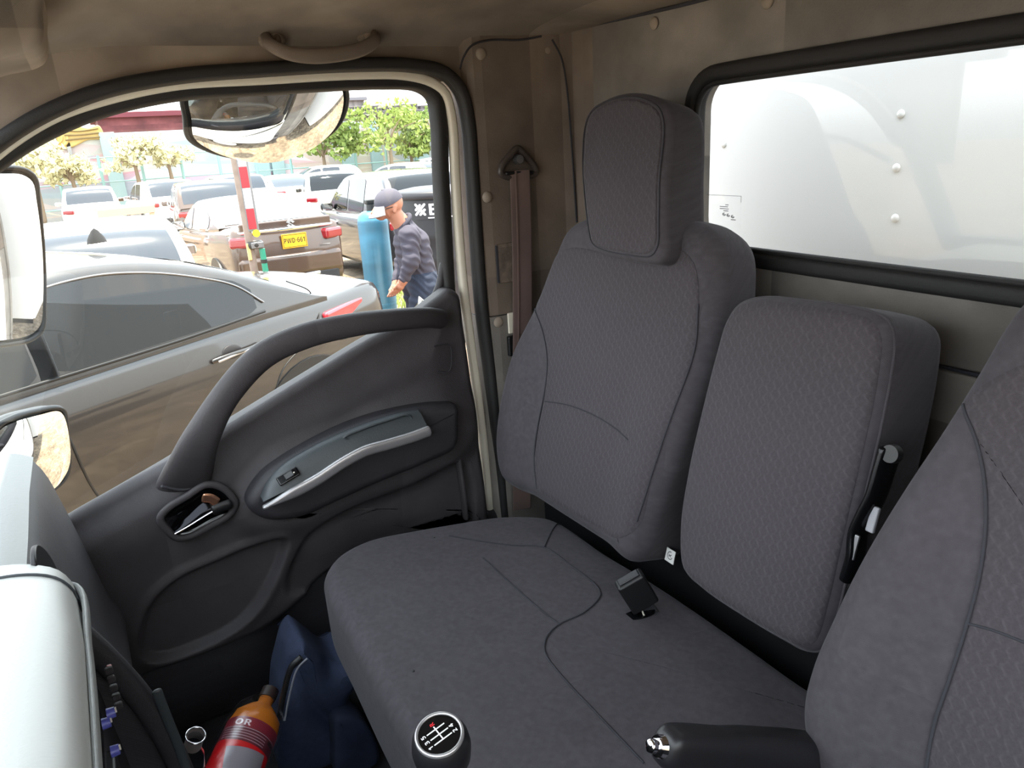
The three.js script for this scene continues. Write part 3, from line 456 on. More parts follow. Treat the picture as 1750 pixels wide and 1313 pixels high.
// ---------------------------------------------------------------- dashboard and controls
{
  const t = thing('dashboard', 'grey dashboard with a sunlit silver centre cover in front of the bench', 'dashboard', [CX, 0.7, -0.3]);
  const L = (x, y, z) => local(t, V(x, y, z));
  const loftX = (list) => gridGeo(list.map(([x, prof]) => spaced(prof.map(([z, y]) => V(x, y, z)), 60).map((p) => local(t, p))), false, (q) => [q.x, q.z + q.y]);
  const far = [[-0.63, 1.42], [-0.42, 1.415], [-0.27, 1.41], [-0.205, 1.4], [-0.176, 1.385], [-0.16, 1.35], [-0.150, 1.30], [-0.134, 1.2], [-0.118, 1.09], [-0.10, 1.02], [-0.13, 0.92], [-0.24, 0.84], [-0.4, 0.8]];
  const sh = (p, dz, dy = 0) => p.map(([z, y]) => [z + dz, y + dy]);
  part(t, 'passenger_moulding', loftX([[1.5, sh(far, -0.05, -0.05)], [1.495, sh(far, -0.02, -0.02)], [1.47, sh(far, -0.004)], [1.3, far], [1.1, sh(far, 0.012, 0.012)], [0.9, sh(far, 0.02, 0.02)]]), MAT.trim);
  part(t, 'top_pad', loftX([[1.48, far.slice(0, 5)], [1.3, sh(far.slice(0, 5), 0.003, 0.003)], [1.1, sh(far.slice(0, 5), 0.014, 0.015)], [0.9, sh(far.slice(0, 5), 0.022, 0.023)]]), MAT.dashTop);
  const mid = [[-0.63, 1.44], [-0.42, 1.455], [-0.25, 1.46], [-0.15, 1.455], [-0.118, 1.44], [-0.106, 1.42], [-0.103, 1.39]];
  part(t, 'centre_cover', loftX([[0.935, sh(mid, -0.03, -0.03)], [0.925, sh(mid, -0.01, -0.008)], [0.9, mid], [0.75, sh(mid, 0.012, 0.012)], [0.55, sh(mid, 0.018, 0.02)], [0.3, sh(mid, 0.02, 0.03)], [-0.2, sh(mid, 0.02, 0.03)]]), M(0xb9bab6, 0.42, { bumpMap: grainBump, bumpScale: 0.0003 }), 'pale silver cover');
  part(t, 'cover_edge', sweep([[0.93, 1.398, -0.128], [0.905, 1.403, -0.103], [0.75, 1.414, -0.090], [0.5, 1.424, -0.083], [0.3, 1.434, -0.081]].map((q) => L(...q)), 0.009, 0.0035, V(0, 0, 1), { n: 50 }), MAT.dashTop);
  part(t, 'cover_joint', tube(spaced(mid.slice(1).map(([z, y]) => L(0.868, y + 0.0035, z + 0.003)), 30), 0.0018, 40), MAT.greyPlastic);
  const fc = [[-0.122, 1.40], [-0.118, 1.34], [-0.11, 1.25], [-0.1, 1.1], [-0.1, 0.9], [-0.14, 0.75]];
  part(t, 'centre_face', loftX([[0.93, fc], [0.75, fc], [0.5, sh(fc, 0.01)], [-0.2, sh(fc, 0.01)]]), MAT.trimDark);
  // end rib of the centre stack nearest the passenger
  const rib = [[-0.125, 1.405], [-0.108, 1.36], [-0.082, 1.30], [-0.055, 1.22], [-0.035, 1.11], [-0.03, 0.98], [-0.05, 0.82], [-0.1, 0.72]];
  part(t, 'stack_rib', sweep(rib.map(([z, y]) => L(0.905, y, z - 0.012)), 0.014, 0.013, V(1, 0, 0), { n: 60, power: 0.7 }), MAT.trimDark);
  part(t, 'rib_strip', sweep([[268, 1182], [284, 1224], [302, 1268], [322, 1325]].map(([x, y]) => local(t, atX(x, y, 0.892))), 0.006, 0.003, V(1, 0, 0), { n: 30 }), MAT.greyPlastic);
  part(t, 'stack_side', loftX([[0.912, rib], [0.911, rib.map(([z, y]) => [-0.3, y])]]), MAT.trimDark);
  // radio and heater panel
  const rd = part(t, 'radio', box(0.19, 0.06, 0.02, ...L(0.74, 1.30, -0.115).toArray(), 0.004), MAT.gloss);
  for (let i = 0; i < 5; i++) { const p = local(t, atX(186 + i * 4.2, 1146 + i * 15, 0.79)); part(rd, 'radio_button', box(0.006, 0.008, 0.008, p.x, p.y, p.z, 0.002), MAT.trim); }
  const lamp = local(t, atX(187, 1143, 0.8)); part(rd, 'red_button', box(0.006, 0.008, 0.006, lamp.x, lamp.y, lamp.z, 0.002), M(0x9c3038, 0.4));
  const hp = part(t, 'heater_panel', box(0.2, 0.08, 0.02, ...L(0.72, 1.2, -0.11).toArray(), 0.004), MAT.black);
  for (const [px, py, X] of [[190, 1219, 0.78], [182, 1236, 0.775], [197, 1283, 0.75]]) { const p = local(t, atX(px, py, X)); const k = part(hp, 'heater_knob', new THREE.CylinderGeometry(0.0055, 0.0062, 0.008, 24).rotateX(Math.PI / 2).translate(p.x, p.y, p.z), M(0x5a5fb4, 0.35), 'blue heater knob'); part(k, 'knob_mark', box(0.0016, 0.006, 0.002, p.x, p.y + 0.002, p.z + 0.0045), MAT.cream); }
  part(t, 'side_pocket', cushion(outline([[63, 933], [82, 944], [97, 972], [96, 988], [73, 984], [63, 965]].map(([x, y]) => { const p = local(t, atZ(x, y, -0.132)); return [p.x, p.y]; }), 50), { depth: 0.006, roll: 0.002, backRoll: 0.001, rings: 5 }).translate(0, 0, L(0, 0, -0.132).z), MAT.black);
}
{ // gear knob
  const p = ray(752, 1262).normalize().multiplyScalar(0.70).add(EYE);
  const t = thing('gear_knob', 'round black gear knob with a silver ring and white shift pattern', 'gear knob', [p.x, p.y, p.z]);
  const up = V(-0.20, 0.97, -0.10).normalize(), fw = V(0.15, 0, 1).normalize(), sd = V(0, 0, 0).crossVectors(up, fw).normalize();
  t.quaternion.setFromRotationMatrix(new THREE.Matrix4().makeBasis(sd, up, V(0, 0, 0).crossVectors(sd, up)));
  part(t, 'knob', lathe([[0, -0.075], [0.012, -0.074], [0.014, -0.062], [0.019, -0.045], [0.0245, -0.026], [0.0258, -0.012], [0.0245, -0.002], [0.0215, 0.004], [0.0205, 0.005]], 48), M(0x18181b, 0.38));
  part(t, 'ring', lathe([[0.0212, 0.003], [0.0214, 0.0055], [0.0205, 0.0072], [0.0188, 0.0072], [0.0182, 0.0058], [0.0182, 0.004]], 48), MAT.silver);
  const cv = document.createElement('canvas'); cv.width = cv.height = 256; const c = cv.getContext('2d');
  c.fillStyle = '#0b0b0d'; c.fillRect(0, 0, 256, 256); c.strokeStyle = '#e8e8ea'; c.fillStyle = '#e8e8ea'; c.lineWidth = 8;
  c.beginPath(); for (const x of [88, 128, 168]) { c.moveTo(x, 66); c.lineTo(x, 190); } c.moveTo(88, 128); c.lineTo(190, 128); c.stroke();
  c.font = 'bold 40px sans-serif'; c.textAlign = 'center'; [['1', 88, 56], ['3', 128, 56], ['5', 168, 56], ['2', 88, 226], ['4', 128, 226]].forEach(([s, x, y]) => c.fillText(s, x, y)); c.fillStyle = '#d03038'; c.fillText('R', 206, 142);
  const tx = new THREE.CanvasTexture(cv); tx.colorSpace = THREE.SRGBColorSpace;
  part(t, 'shift_pattern', new THREE.CircleGeometry(0.0186, 40).rotateX(-Math.PI / 2).rotateY(6.3).translate(0, 0.0058, 0), M(0xffffff, 0.1, { map: tx }), 'black disc with a white shift pattern');
  part(t, 'lever_shaft', new THREE.CylinderGeometry(0.008, 0.009, 0.34, 16).translate(0, -0.24, 0), MAT.black);
}
{ // parking brake
  const a = ray(1130, 1276).normalize().multiplyScalar(0.84).add(EYE), b = ray(1400, 1286).normalize().multiplyScalar(1.04).add(EYE);
  const t = thing('parking_brake', 'black parking brake lever with a chrome button, beside the driver seat', 'brake lever', a.toArray());
  const ax = b.clone().sub(a).normalize(), up = V(0, 1, 0).addScaledVector(ax, -ax.y).normalize(), sd = V(0, 0, 0).crossVectors(ax, up);
  t.quaternion.setFromRotationMatrix(new THREE.Matrix4().makeBasis(ax, up, sd));
  const sec = (x, h, w, y = 0) => Array.from({ length: 28 }, (_, i) => { const th = i / 28 * Math.PI * 2, f = (q) => Math.sign(q) * Math.pow(Math.abs(q), 0.7); return V(x, y + f(Math.sin(th)) * h, f(Math.cos(th)) * w); });
  t.scale.set(1, 1.22, 1.2);
  part(t, 'grip', gridGeo([sec(-0.001, 0.0004, 0.0004), sec(-0.001, 0.011, 0.010), sec(0.004, 0.0155, 0.014), sec(0.012, 0.0178, 0.0155), sec(0.04, 0.0185, 0.0155), sec(0.085, 0.018, 0.015), sec(0.1, 0.0185, 0.0155), sec(0.115, 0.0195, 0.016), sec(0.2, 0.023, 0.018, -0.004), sec(0.26, 0.024, 0.02, -0.008)], true), M(0x1c1b1e, 0.42));
  part(t, 'grip_groove', tube([V(0.018, -0.006, -0.0158), V(0.05, -0.0015, -0.0162), V(0.09, -0.003, -0.0158)], 0.0012, 30), MAT.trim);
  part(t, 'button_collar', new THREE.CylinderGeometry(0.0085, 0.0105, 0.006, 28).rotateZ(Math.PI / 2).translate(-0.003, 0, 0), MAT.chrome, 'chrome collar');
  part(t, 'release_button', lathe([[0, 0.016], [0.0045, 0.0155], [0.006, 0.013], [0.0062, 0], [0, 0]], 28).rotateZ(Math.PI / 2).translate(-0.002, 0, 0), MAT.chrome, 'chrome push button');
  part(t, 'lever_boot', sweep([V(0.2, -0.03, 0.012), V(0.23, -0.12, 0.05), V(0.24, -0.3, 0.06)], 0.02, 0.02, V(0, 0, 1), { n: 16 }), MAT.black);
}
{ // navy bag on the floor
  const bx = [1.235, 0.675, 0.155], t = thing('duffel_bag', 'crumpled navy blue fabric bag standing on the floor in front of the bench', 'bag', bx);
  const prof = [[488, 1322], [482, 1210], [492, 1160], [504, 1122], [520, 1106], [545, 1122], [580, 1144], [604, 1132], [612, 1146], [610, 1180], [600, 1200], [620, 1240], [640, 1322]];
  const P = prof.map(([x, y]) => { const p = atX(x, y, 1.235); return [p.z - bx[2], p.y - bx[1]]; });
  P[0][1] = Math.min(P[0][1], 0.02); const o = outline([[P[0][0] + 0.0, 0.0], ...P.slice(1, -1), [P[12][0], 0.0], [0.02, -0.002]], 150);
  const front = (u, v) => 0.014 * fbm(u * 12 + 3, v * 9 + 1, 3) + 0.012 * Math.exp(-Math.pow((v - 0.2) / 0.05, 2)) - 0.018 * Math.exp(-Math.pow((u - 0.075) / 0.018, 2) - Math.pow((v - 0.235) / 0.03, 2)) - 0.012 * Math.exp(-Math.pow((u + 0.35 * v - 0.09) / 0.012, 2));
  const f = new THREE.Matrix4().makeBasis(V(0, 0, 1), V(0, 1, 0), V(-1, 0, 0));
  part(t, 'bag_body', cushion(o, { depth: 0.15, roll: 0.035, backRoll: 0.04, front, rings: 40 }).applyMatrix4(f), M(0x29344f, 0.85, { map: plainCol, bumpMap: weaveBump, bumpScale: 0.0008 }));
  const ed = [1, 2, 3, 4].map((i) => V(-0.024, P[i][1] - 0.002, P[i][0] - 0.012));
  part(t, 'zip_edge', tube(ed, 0.006, 40), MAT.black); part(t, 'piping', tube(ed.map((p) => p.clone().add(V(-0.006, -0.003, 0.009))), 0.002, 40), M(0x7d8088, 0.6));
  part(t, 'edge_binding', tube([7, 8, 9].map((i) => V(-0.008, P[i][1], P[i][0])), 0.002, 30), M(0x8a8c92, 0.6));
  part(t, 'side_pocket', cushion(outline([[0.045, 0.01], [0.05, 0.1], [0.06, 0.15], [0.10, 0.13], [0.125, 0.08], [0.125, 0.01]], 60), { depth: 0.03, roll: 0.012, rings: 8, front: (u, v) => 0.045 + 0.01 * fbm(u * 20, v * 20) }).applyMatrix4(f), M(0x1d2740, 0.9, { map: plainCol }));
}
{ // wrapped drink bottle lying against the bag
  const t = thing('juice_bottle', 'wrapped bottle of orange drink with a red and silver label, lying against the navy bag', 'bottle', [1.225, 0.76, 0.06]);
  const a = local(t, atX(385, 1350, 1.11)), b = local(t, atX(448, 1212, 1.225)), ax = b.clone().sub(a).normalize(), q = new THREE.Quaternion().setFromUnitVectors(V(0, 1, 0), ax), len = b.distanceTo(a);
  const put = (g) => g.applyQuaternion(q).translate(a.x, a.y, a.z);
  const r = 0.047;
  part(t, 'bottle_body', put(lathe([[0, 0.0], [r * 0.8, 0.001], [r, 0.012], [r, len * 0.7], [r * 0.92, len * 0.85], [r * 0.6, len * 0.97], [0.014, len * 1.05], [0.0135, len * 1.18], [0, len * 1.18]], 40)), M(0xb8691f, 0.25));
  part(t, 'bottle_cap', put(new THREE.CylinderGeometry(0.016, 0.016, 0.02, 24).translate(0, len * 1.2, 0)), M(0x2a1d1a, 0.5));
  const cv = document.createElement('canvas'); cv.width = 512; cv.height = 256; const c = cv.getContext('2d');
  c.fillStyle = '#c8171d'; c.fillRect(0, 0, 512, 256);
  c.save(); c.translate(0, 170); c.rotate(-0.2); c.fillStyle = '#8d8790'; c.fillRect(60, 0, 130, 120); c.fillRect(316, 40, 130, 120); c.restore();
  c.fillStyle = '#5c2430'; c.fillRect(0, 0, 512, 112); c.fillStyle = '#7c2431'; c.fillRect(0, 0, 512, 48); c.fillStyle = '#d8ccd2'; c.font = 'bold 40px sans-serif'; for (const x of [40, 296]) c.fillText('OR', x + 10, 40); c.fillRect(0, 50, 512, 2);
  for (let i = 0; i < 4; i++) { c.globalAlpha = 0.6; c.fillRect(20, 62 + i * 12, 150, 4); c.fillRect(276, 62 + i * 12, 150, 4); } c.globalAlpha = 1; c.fillStyle = '#1c1214'; c.fillRect(180, 58, 70, 16); c.fillRect(436, 58, 60, 16);
  const tx = new THREE.CanvasTexture(cv); tx.colorSpace = THREE.SRGBColorSpace; tx.wrapS = THREE.RepeatWrapping;
  part(t, 'label', put(new THREE.CylinderGeometry(r * 1.015, r * 1.015, len * 0.66, 48, 1, true).translate(0, len * 0.37, 0)), M(0xffffff, 0.3, { map: tx, clearcoat: 0.6, clearcoatRoughness: 0.2 }), 'red and grey printed label');
  part(t, 'clear_wrap', put(lathe([[r * 1.1, len * 0.05], [r * 1.13, len * 0.4], [r * 1.1, len * 0.75], [r * 0.95, len * 0.95], [r * 0.55, len * 1.1]], 36)), M(0xffffff, 0.08, { transmission: 1, thickness: 0, ior: 1.3, bumpMap: grimeCol, bumpScale: 0.01 }));
}
{ // small clear bottle by the foot of the dashboard
  const t = thing('clear_bottle', 'small clear plastic bottle with a grey neck, at the foot of the dashboard', 'bottle', atX(326, 1285, 1.0).toArray());
  const q = new THREE.Quaternion().setFromEuler(new THREE.Euler(0.35, 0, 0.3)), put = (g) => g.applyQuaternion(q);
  part(t, 'bottle_body', put(lathe([[0, -0.15], [0.024, -0.149], [0.026, -0.14], [0.026, -0.03], [0.02, -0.005], [0.011, 0.012], [0.011, 0.03]], 32)), M(0xdfe4e6, 0.05, { transmission: 1, thickness: 0, ior: 1.45 }));
  part(t, 'neck', put(new THREE.CylinderGeometry(0.0125, 0.0125, 0.022, 28, 1, true).translate(0, 0.024, 0)), M(0x9c8f8c, 0.3, { metalness: 0.5 }));
  part(t, 'rim', put(new THREE.TorusGeometry(0.0135, 0.0014, 10, 32).rotateX(Math.PI / 2).translate(0, 0.036, 0)), MAT.chrome);
}
{ // sun visor corner at the top left
  const t = thing('sun_visor', 'rounded corner of a padded beige sun visor folded up against the headlining', 'sun visor', [1.1, 2.04, -0.03]);
  const P = [[-40, -40], [66, -30], [72, 20], [74, 55], [68, 76], [50, 88], [0, 99], [-60, 108]].map(([x, y]) => atX(x, y, 1.18));
  const o = outline(P.map((p) => [p.z + 0.03, p.y - 2.04]), 90);
  part(t, 'visor_pad', cushion(o, { depth: 0.2, roll: 0.012, backRoll: 0.008, rings: 8 }).applyMatrix4(new THREE.Matrix4().makeBasis(V(0, 0, 1), V(0, 1, 0), V(-1, 0, 0))).translate(0.08, 0, 0), MAT.liner);
}
// ---------------------------------------------------------------- the truck's own outside: mirrors, cargo box, wheel
function mirrorFace(o, bulge) { const c = polyInfo(o), R = Math.max(...o.map((p) => Math.hypot(p.x - c.x, p.y - c.y))); return { front: (u, v) => bulge * (1 - (Math.pow(u - c.x, 2) + Math.pow(v - c.y, 2)) / (R * R)) }; }
function makeMirror(name, label, pts, X, facingDir, bulge, depth = 0.05) {
  // pts: outline measured at distance X; the face is turned towards facingDir about its own centre
  const P = pts.map(([x, y]) => atX(x, y, X)), c = P.reduce((a, p) => a.add(p), V(0, 0, 0)).multiplyScalar(1 / P.length);
  const t = thing(name, label, 'mirror', c.toArray()), n = facingDir.clone().normalize(), up = V(0, 1, 0).addScaledVector(n, -n.y).normalize(), rt = V(0, 0, 0).crossVectors(up, n);
  t.quaternion.setFromRotationMatrix(new THREE.Matrix4().makeBasis(rt, up, n)); t.updateWorldMatrix(true, false);
  const inv = t.matrixWorld.clone().invert(), e = EYE.clone().applyMatrix4(inv);
  const o = outline(pts.map(([x, y]) => { const r = ray(x, y).transformDirection(inv), k = -e.z / r.z; return [e.x + r.x * k, e.y + r.y * k]; }), 120);
  const cc = polyInfo(o), gl = o.map((p) => V(lerp(cc.x, p.x, 0.94), lerp(cc.y, p.y, 0.94), 0)), f = mirrorFace(o, bulge).front;
  part(t, 'housing', cushion(o, { depth, roll: 0.006, backRoll: 0.03, front: (u, v) => -0.004, rings: 8 }), MAT.black);
  const rows = []; for (let k = 0; k <= 30; k++) { const s = 1 - k / 30; rows.push(gl.map((p) => { const x = lerp(cc.x, p.x, s), y = lerp(cc.y, p.y, s); return V(x, y, f(x, y) + 0.001); })); }
  part(t, 'mirror_glass', gridGeo(rows, true), MAT.mirror);
  part(t, 'rim', sweep(o.filter((_, i) => i % 2 === 0), 0.006, 0.008, V(0, 0, 1), { n: 160, closed: true, k: 10 }), MAT.black);
  return t;
}
const mMain = makeMirror('side_mirror', 'tall black side mirror at the left edge of the passenger window', [[-92, 300], [-40, 288], [0, 287], [40, 290], [58, 303], [64, 340], [72, 430], [74, 520], [71, 562], [52, 580], [0, 590], [-60, 594], [-96, 580], [-100, 440]], 1.95, V(-1.2, -0.12, 0.95), 0.012);
const mWide = makeMirror('wide_angle_mirror', 'small wide angle mirror below the tall side mirror, above the dashboard', [[-10, 735], [20, 715], [60, 703], [98, 697], [108, 703], [114, 745], [117, 795], [108, 820], [70, 850], [30, 868], [-10, 870], [-22, 800]], 1.93, V(-0.72, -0.2, 0.66), 0.03);
const mTop = makeMirror('blind_spot_mirror', 'wide curved blind spot mirror hanging at the top of the passenger window', [[312, 158], [340, 130], [450, 118], [560, 120], [590, 148], [592, 178], [578, 212], [545, 240], [500, 260], [452, 270], [400, 267], [352, 254], [322, 235], [316, 200]], 1.93, V(-0.80, -0.50, 0.04), 0.05, 0.04);
for (const [m, a, b] of [[mMain, [2.0, 1.78, -0.17], [1.67, 1.72, -0.36]], [mWide, [1.98, 1.24, -0.24], [1.67, 1.3, -0.42]], [mTop, [1.95, 2.05, 0.40], [1.62, 2.14, 0.3]]])
  part(m, 'bracket', tube([local(m, V(...a)), local(m, V((a[0] + b[0]) / 2, a[1] + 0.03, (a[2] + b[2]) / 2)), local(m, V(...b))], 0.011, 20), MAT.black);
{
  const t = thing('cargo_box', 'plain white cargo box of the truck, close behind the rear window', 'cargo box', [CX, 0.95, 1.42]);
  part(t, 'front_wall', box(2.0, 2.2, 0.03, 0, 1.0, 0, 0.006), M(0xe2e1df, 0.5));
  part(t, 'side_wall', box(0.03, 2.2, 3.2, 1.0, 1.0, 1.6, 0.006), MAT.white); part(t, 'side_wall', box(0.03, 2.2, 3.2, -1.0, 1.0, 1.6, 0.006), MAT.white);
  part(t, 'roof_panel', box(2.0, 0.03, 3.2, 0, 2.1, 1.6, 0.006), MAT.white); part(t, 'floor_panel', box(2.0, 0.08, 3.2, 0, -0.1, 1.6), MAT.black);
  for (const [px, py] of [[1540, 195], [1532, 287], [1530, 373], [1237, 247]]) { const p = atZ(px, py, 1.405); part(t, 'rivet', new THREE.SphereGeometry(0.0085, 18, 10, 0, 6.3, 0, 1.5).scale(1, 0.5, 1).rotateX(-Math.PI / 2).translate(p.x - CX, p.y - 0.95, p.z - 1.42), MAT.white); }
}
{
  const t = thing('truck_underbody', 'dark chassis with front wheels and white bumper under the cab', 'chassis', [CX, 0, -0.1]);
  for (const s of [-1, 1]) { const w = part(t, 'wheel', new THREE.CylinderGeometry(0.3, 0.3, 0.22, 40).rotateZ(Math.PI / 2).translate(s * 0.82, 0.3, 0.1), MAT.rubber); part(w, 'hub', new THREE.CylinderGeometry(0.2, 0.2, 0.24, 32).rotateZ(Math.PI / 2).translate(s * 0.82, 0.3, 0.1), MAT.white); }
  part(t, 'frame_rail', box(1.2, 0.2, 4.4, 0, 0.5, 1.6), MAT.black);
  part(t, 'bumper', box(1.95, 0.28, 0.12, 0, 0.45, -0.66, 0.03), MAT.white);
}
// ---------------------------------------------------------------- the yard outside
{
  const sand = tex(512, (u, v) => { const n = 0.78 + 0.5 * (fbm(u * 8, v * 8, 5) - 0.5) + 0.35 * (fbm(u * 48 + 3, v * 48, 3) - 0.5); return [160 * n, 140 * n, 117 * n]; }, 0.35);
  const sandBump = tex(512, (u, v) => grey(255 * fbm(u * 32, v * 32, 5)), 0.6, false);
  const rows = []; for (const x of [-60, -30, -10, 0, 4, 8, 10, 12, 14, 16, 18, 20, 22, 24, 26, 30, 36, 60, 120]) rows.push([-60, -30, -10, -5, -3, -1, 0, 1, 2, 3, 4, 5, 6, 7, 8, 10, 12, 16, 30, 60].map((z) => V(x, groundY(x, z), z)));
  struct('ground', gridGeo(rows, false, (q) => [q.x, q.z]), M(0xffffff, 1, { map: sand, bumpMap: sandBump, bumpScale: 0.04 }));
  // heap of building sand on the driver's side, mirrored faintly in the passenger window
  const heap = []; for (let i = 0; i <= 40; i++) heap.push(Array.from({ length: 50 }, (_, j) => { const x = -2.3 - i * 0.3, z = -7 + j * 0.3; return V(x, 2.9 * smooth(0, 9, i) * smooth(0, 8, j) * smooth(49, 40, j) * smooth(40, 26, i) * (0.75 + 0.5 * fbm(x * 0.5, z * 0.5, 4)) + 0.12 * fbm(x * 3, z * 3, 3) - 0.06, z); }));
  struct('terrain', gridGeo(heap, false, (q) => [q.x + q.y * 0.7, q.z]), M(0xffffff, 1, { map: sand, bumpMap: sandBump, bumpScale: 0.05 }));
}
function groundY(x, z) { return -Math.min(0.32, Math.max(0, x - 8) * (0.012 + 0.003 * clamp(z, 0, 8))); }
const interp = (t, z) => { if (z <= t[0][0]) return t[0]; for (let i = 1; i < t.length; i++) if (z <= t[i][0]) { const a = t[i - 1], b = t[i], k = (z - a[0]) / (b[0] - a[0]); return a.map((x, j) => lerp(x, b[j], k)); } return t[t.length - 1]; };
const smoothTable = (t) => { const c = t.map((r) => V(r[1], r[2], r[3])); return (z) => { z = clamp(z, t[0][0], t[t.length - 1][0]); let i = 1; while (i < t.length - 1 && z > t[i][0]) i++; const a = t[i - 1], b = t[i], p = t[Math.max(0, i - 2)], q = t[Math.min(t.length - 1, i + 1)], h = b[0] - a[0], k = (z - a[0]) / h; return [1, 2, 3].map((j) => { if (a[j] === undefined) return 0; const s = (b[j] - a[j]) / h, m0 = p === a ? s : (b[j] - p[j]) / (b[0] - p[0]), m1 = q === b ? s : (q[j] - a[j]) / (q[0] - a[0]), lim = (m, s2) => Math.sign(m) === Math.sign(s2) ? Math.sign(m) * Math.min(Math.abs(m), 3 * Math.abs(s2)) : 0, k2 = k * k, k3 = k2 * k; return (2 * k3 - 3 * k2 + 1) * a[j] + (k3 - 2 * k2 + k) * h * lim(m0, s) + (-2 * k3 + 3 * k2) * b[j] + (k3 - k2) * h * lim(m1, s); }); }; };
const KINDS = {
  // [z, deck height, half width, underside], roof line [z, height], roof half width
  sedan: { L: 4.2, H: 1.47, wr: 0.68, deck: [[-2.1, 0.5, 0.58, 0.3], [-2.06, 0.64, 0.7, 0.24], [-1.9, 0.76, 0.79, 0.2], [-1.5, 0.85, 0.85, 0.18], [-0.95, 0.94, 0.87, 0.18], [0, 0.99, 0.875, 0.18], [0.8, 1.025, 0.875, 0.18], [1.3, 1.035, 0.865, 0.2], [1.6, 1.035, 0.84, 0.24], [1.95, 1.045, 0.79, 0.28], [2.04, 1.03, 0.76, 0.32], [2.1, 0.7, 0.72, 0.36]], roof: [[-0.98, 0.92], [-0.7, 1.11], [-0.35, 1.31], [0, 1.43], [0.25, 1.46], [0.55, 1.435], [0.9, 1.345], [1.2, 1.215], [1.46, 1.075], [1.56, 1.035]], ws: [-0.93, -0.1], rw: [0.92, 1.5], side: [[-0.62, -0.04], [0.03, 1.06]], wheel: [-1.28, 1.32] },
  suv: { L: 4.2, H: 1.62, wr: 0.70, deck: [[-2.1, 0.6, 0.62, 0.34], [-2.06, 0.78, 0.74, 0.28], [-1.9, 0.92, 0.82, 0.25], [-1.5, 0.99, 0.86, 0.24], [-0.95, 1.04, 0.88, 0.24], [0, 1.04, 0.885, 0.24], [1.3, 1.07, 0.88, 0.26], [1.8, 1.09, 0.85, 0.3], [2.02, 1.08, 0.80, 0.34], [2.1, 0.8, 0.76, 0.4]], roof: [[-1.0, 1.01], [-0.7, 1.22], [-0.35, 1.45], [-0.05, 1.57], [0.4, 1.62], [1.2, 1.61], [1.65, 1.56], [1.85, 1.40], [2.02, 1.12], [2.05, 1.07]], ws: [-0.95, -0.15], rw: [1.66, 2.0], side: [[-0.66, 0.2], [0.27, 1.0]], wheel: [-1.28, 1.3] },
};
KINDS.saloon = { ...KINDS.sedan, H: 1.42, deck: [...KINDS.sedan.deck.slice(0, 6), [0.8, 1.03, 0.875, 0.18], [1.3, 1.065, 0.865, 0.2], [1.6, 1.09, 0.84, 0.24], [1.95, 1.10, 0.8, 0.28], [2.04, 1.06, 0.77, 0.32], [2.1, 0.8, 0.73, 0.36]], roof: [[-0.98, 0.92], [-0.7, 1.1], [-0.35, 1.28], [0, 1.38], [0.25, 1.405], [0.55, 1.39], [0.9, 1.32], [1.2, 1.23], [1.46, 1.13], [1.56, 1.095]] };
KINDS.hatch = { ...KINDS.suv, H: 1.5, L: 3.8, scale: [0.95, 0.93, 0.92] };
const carCache = {};
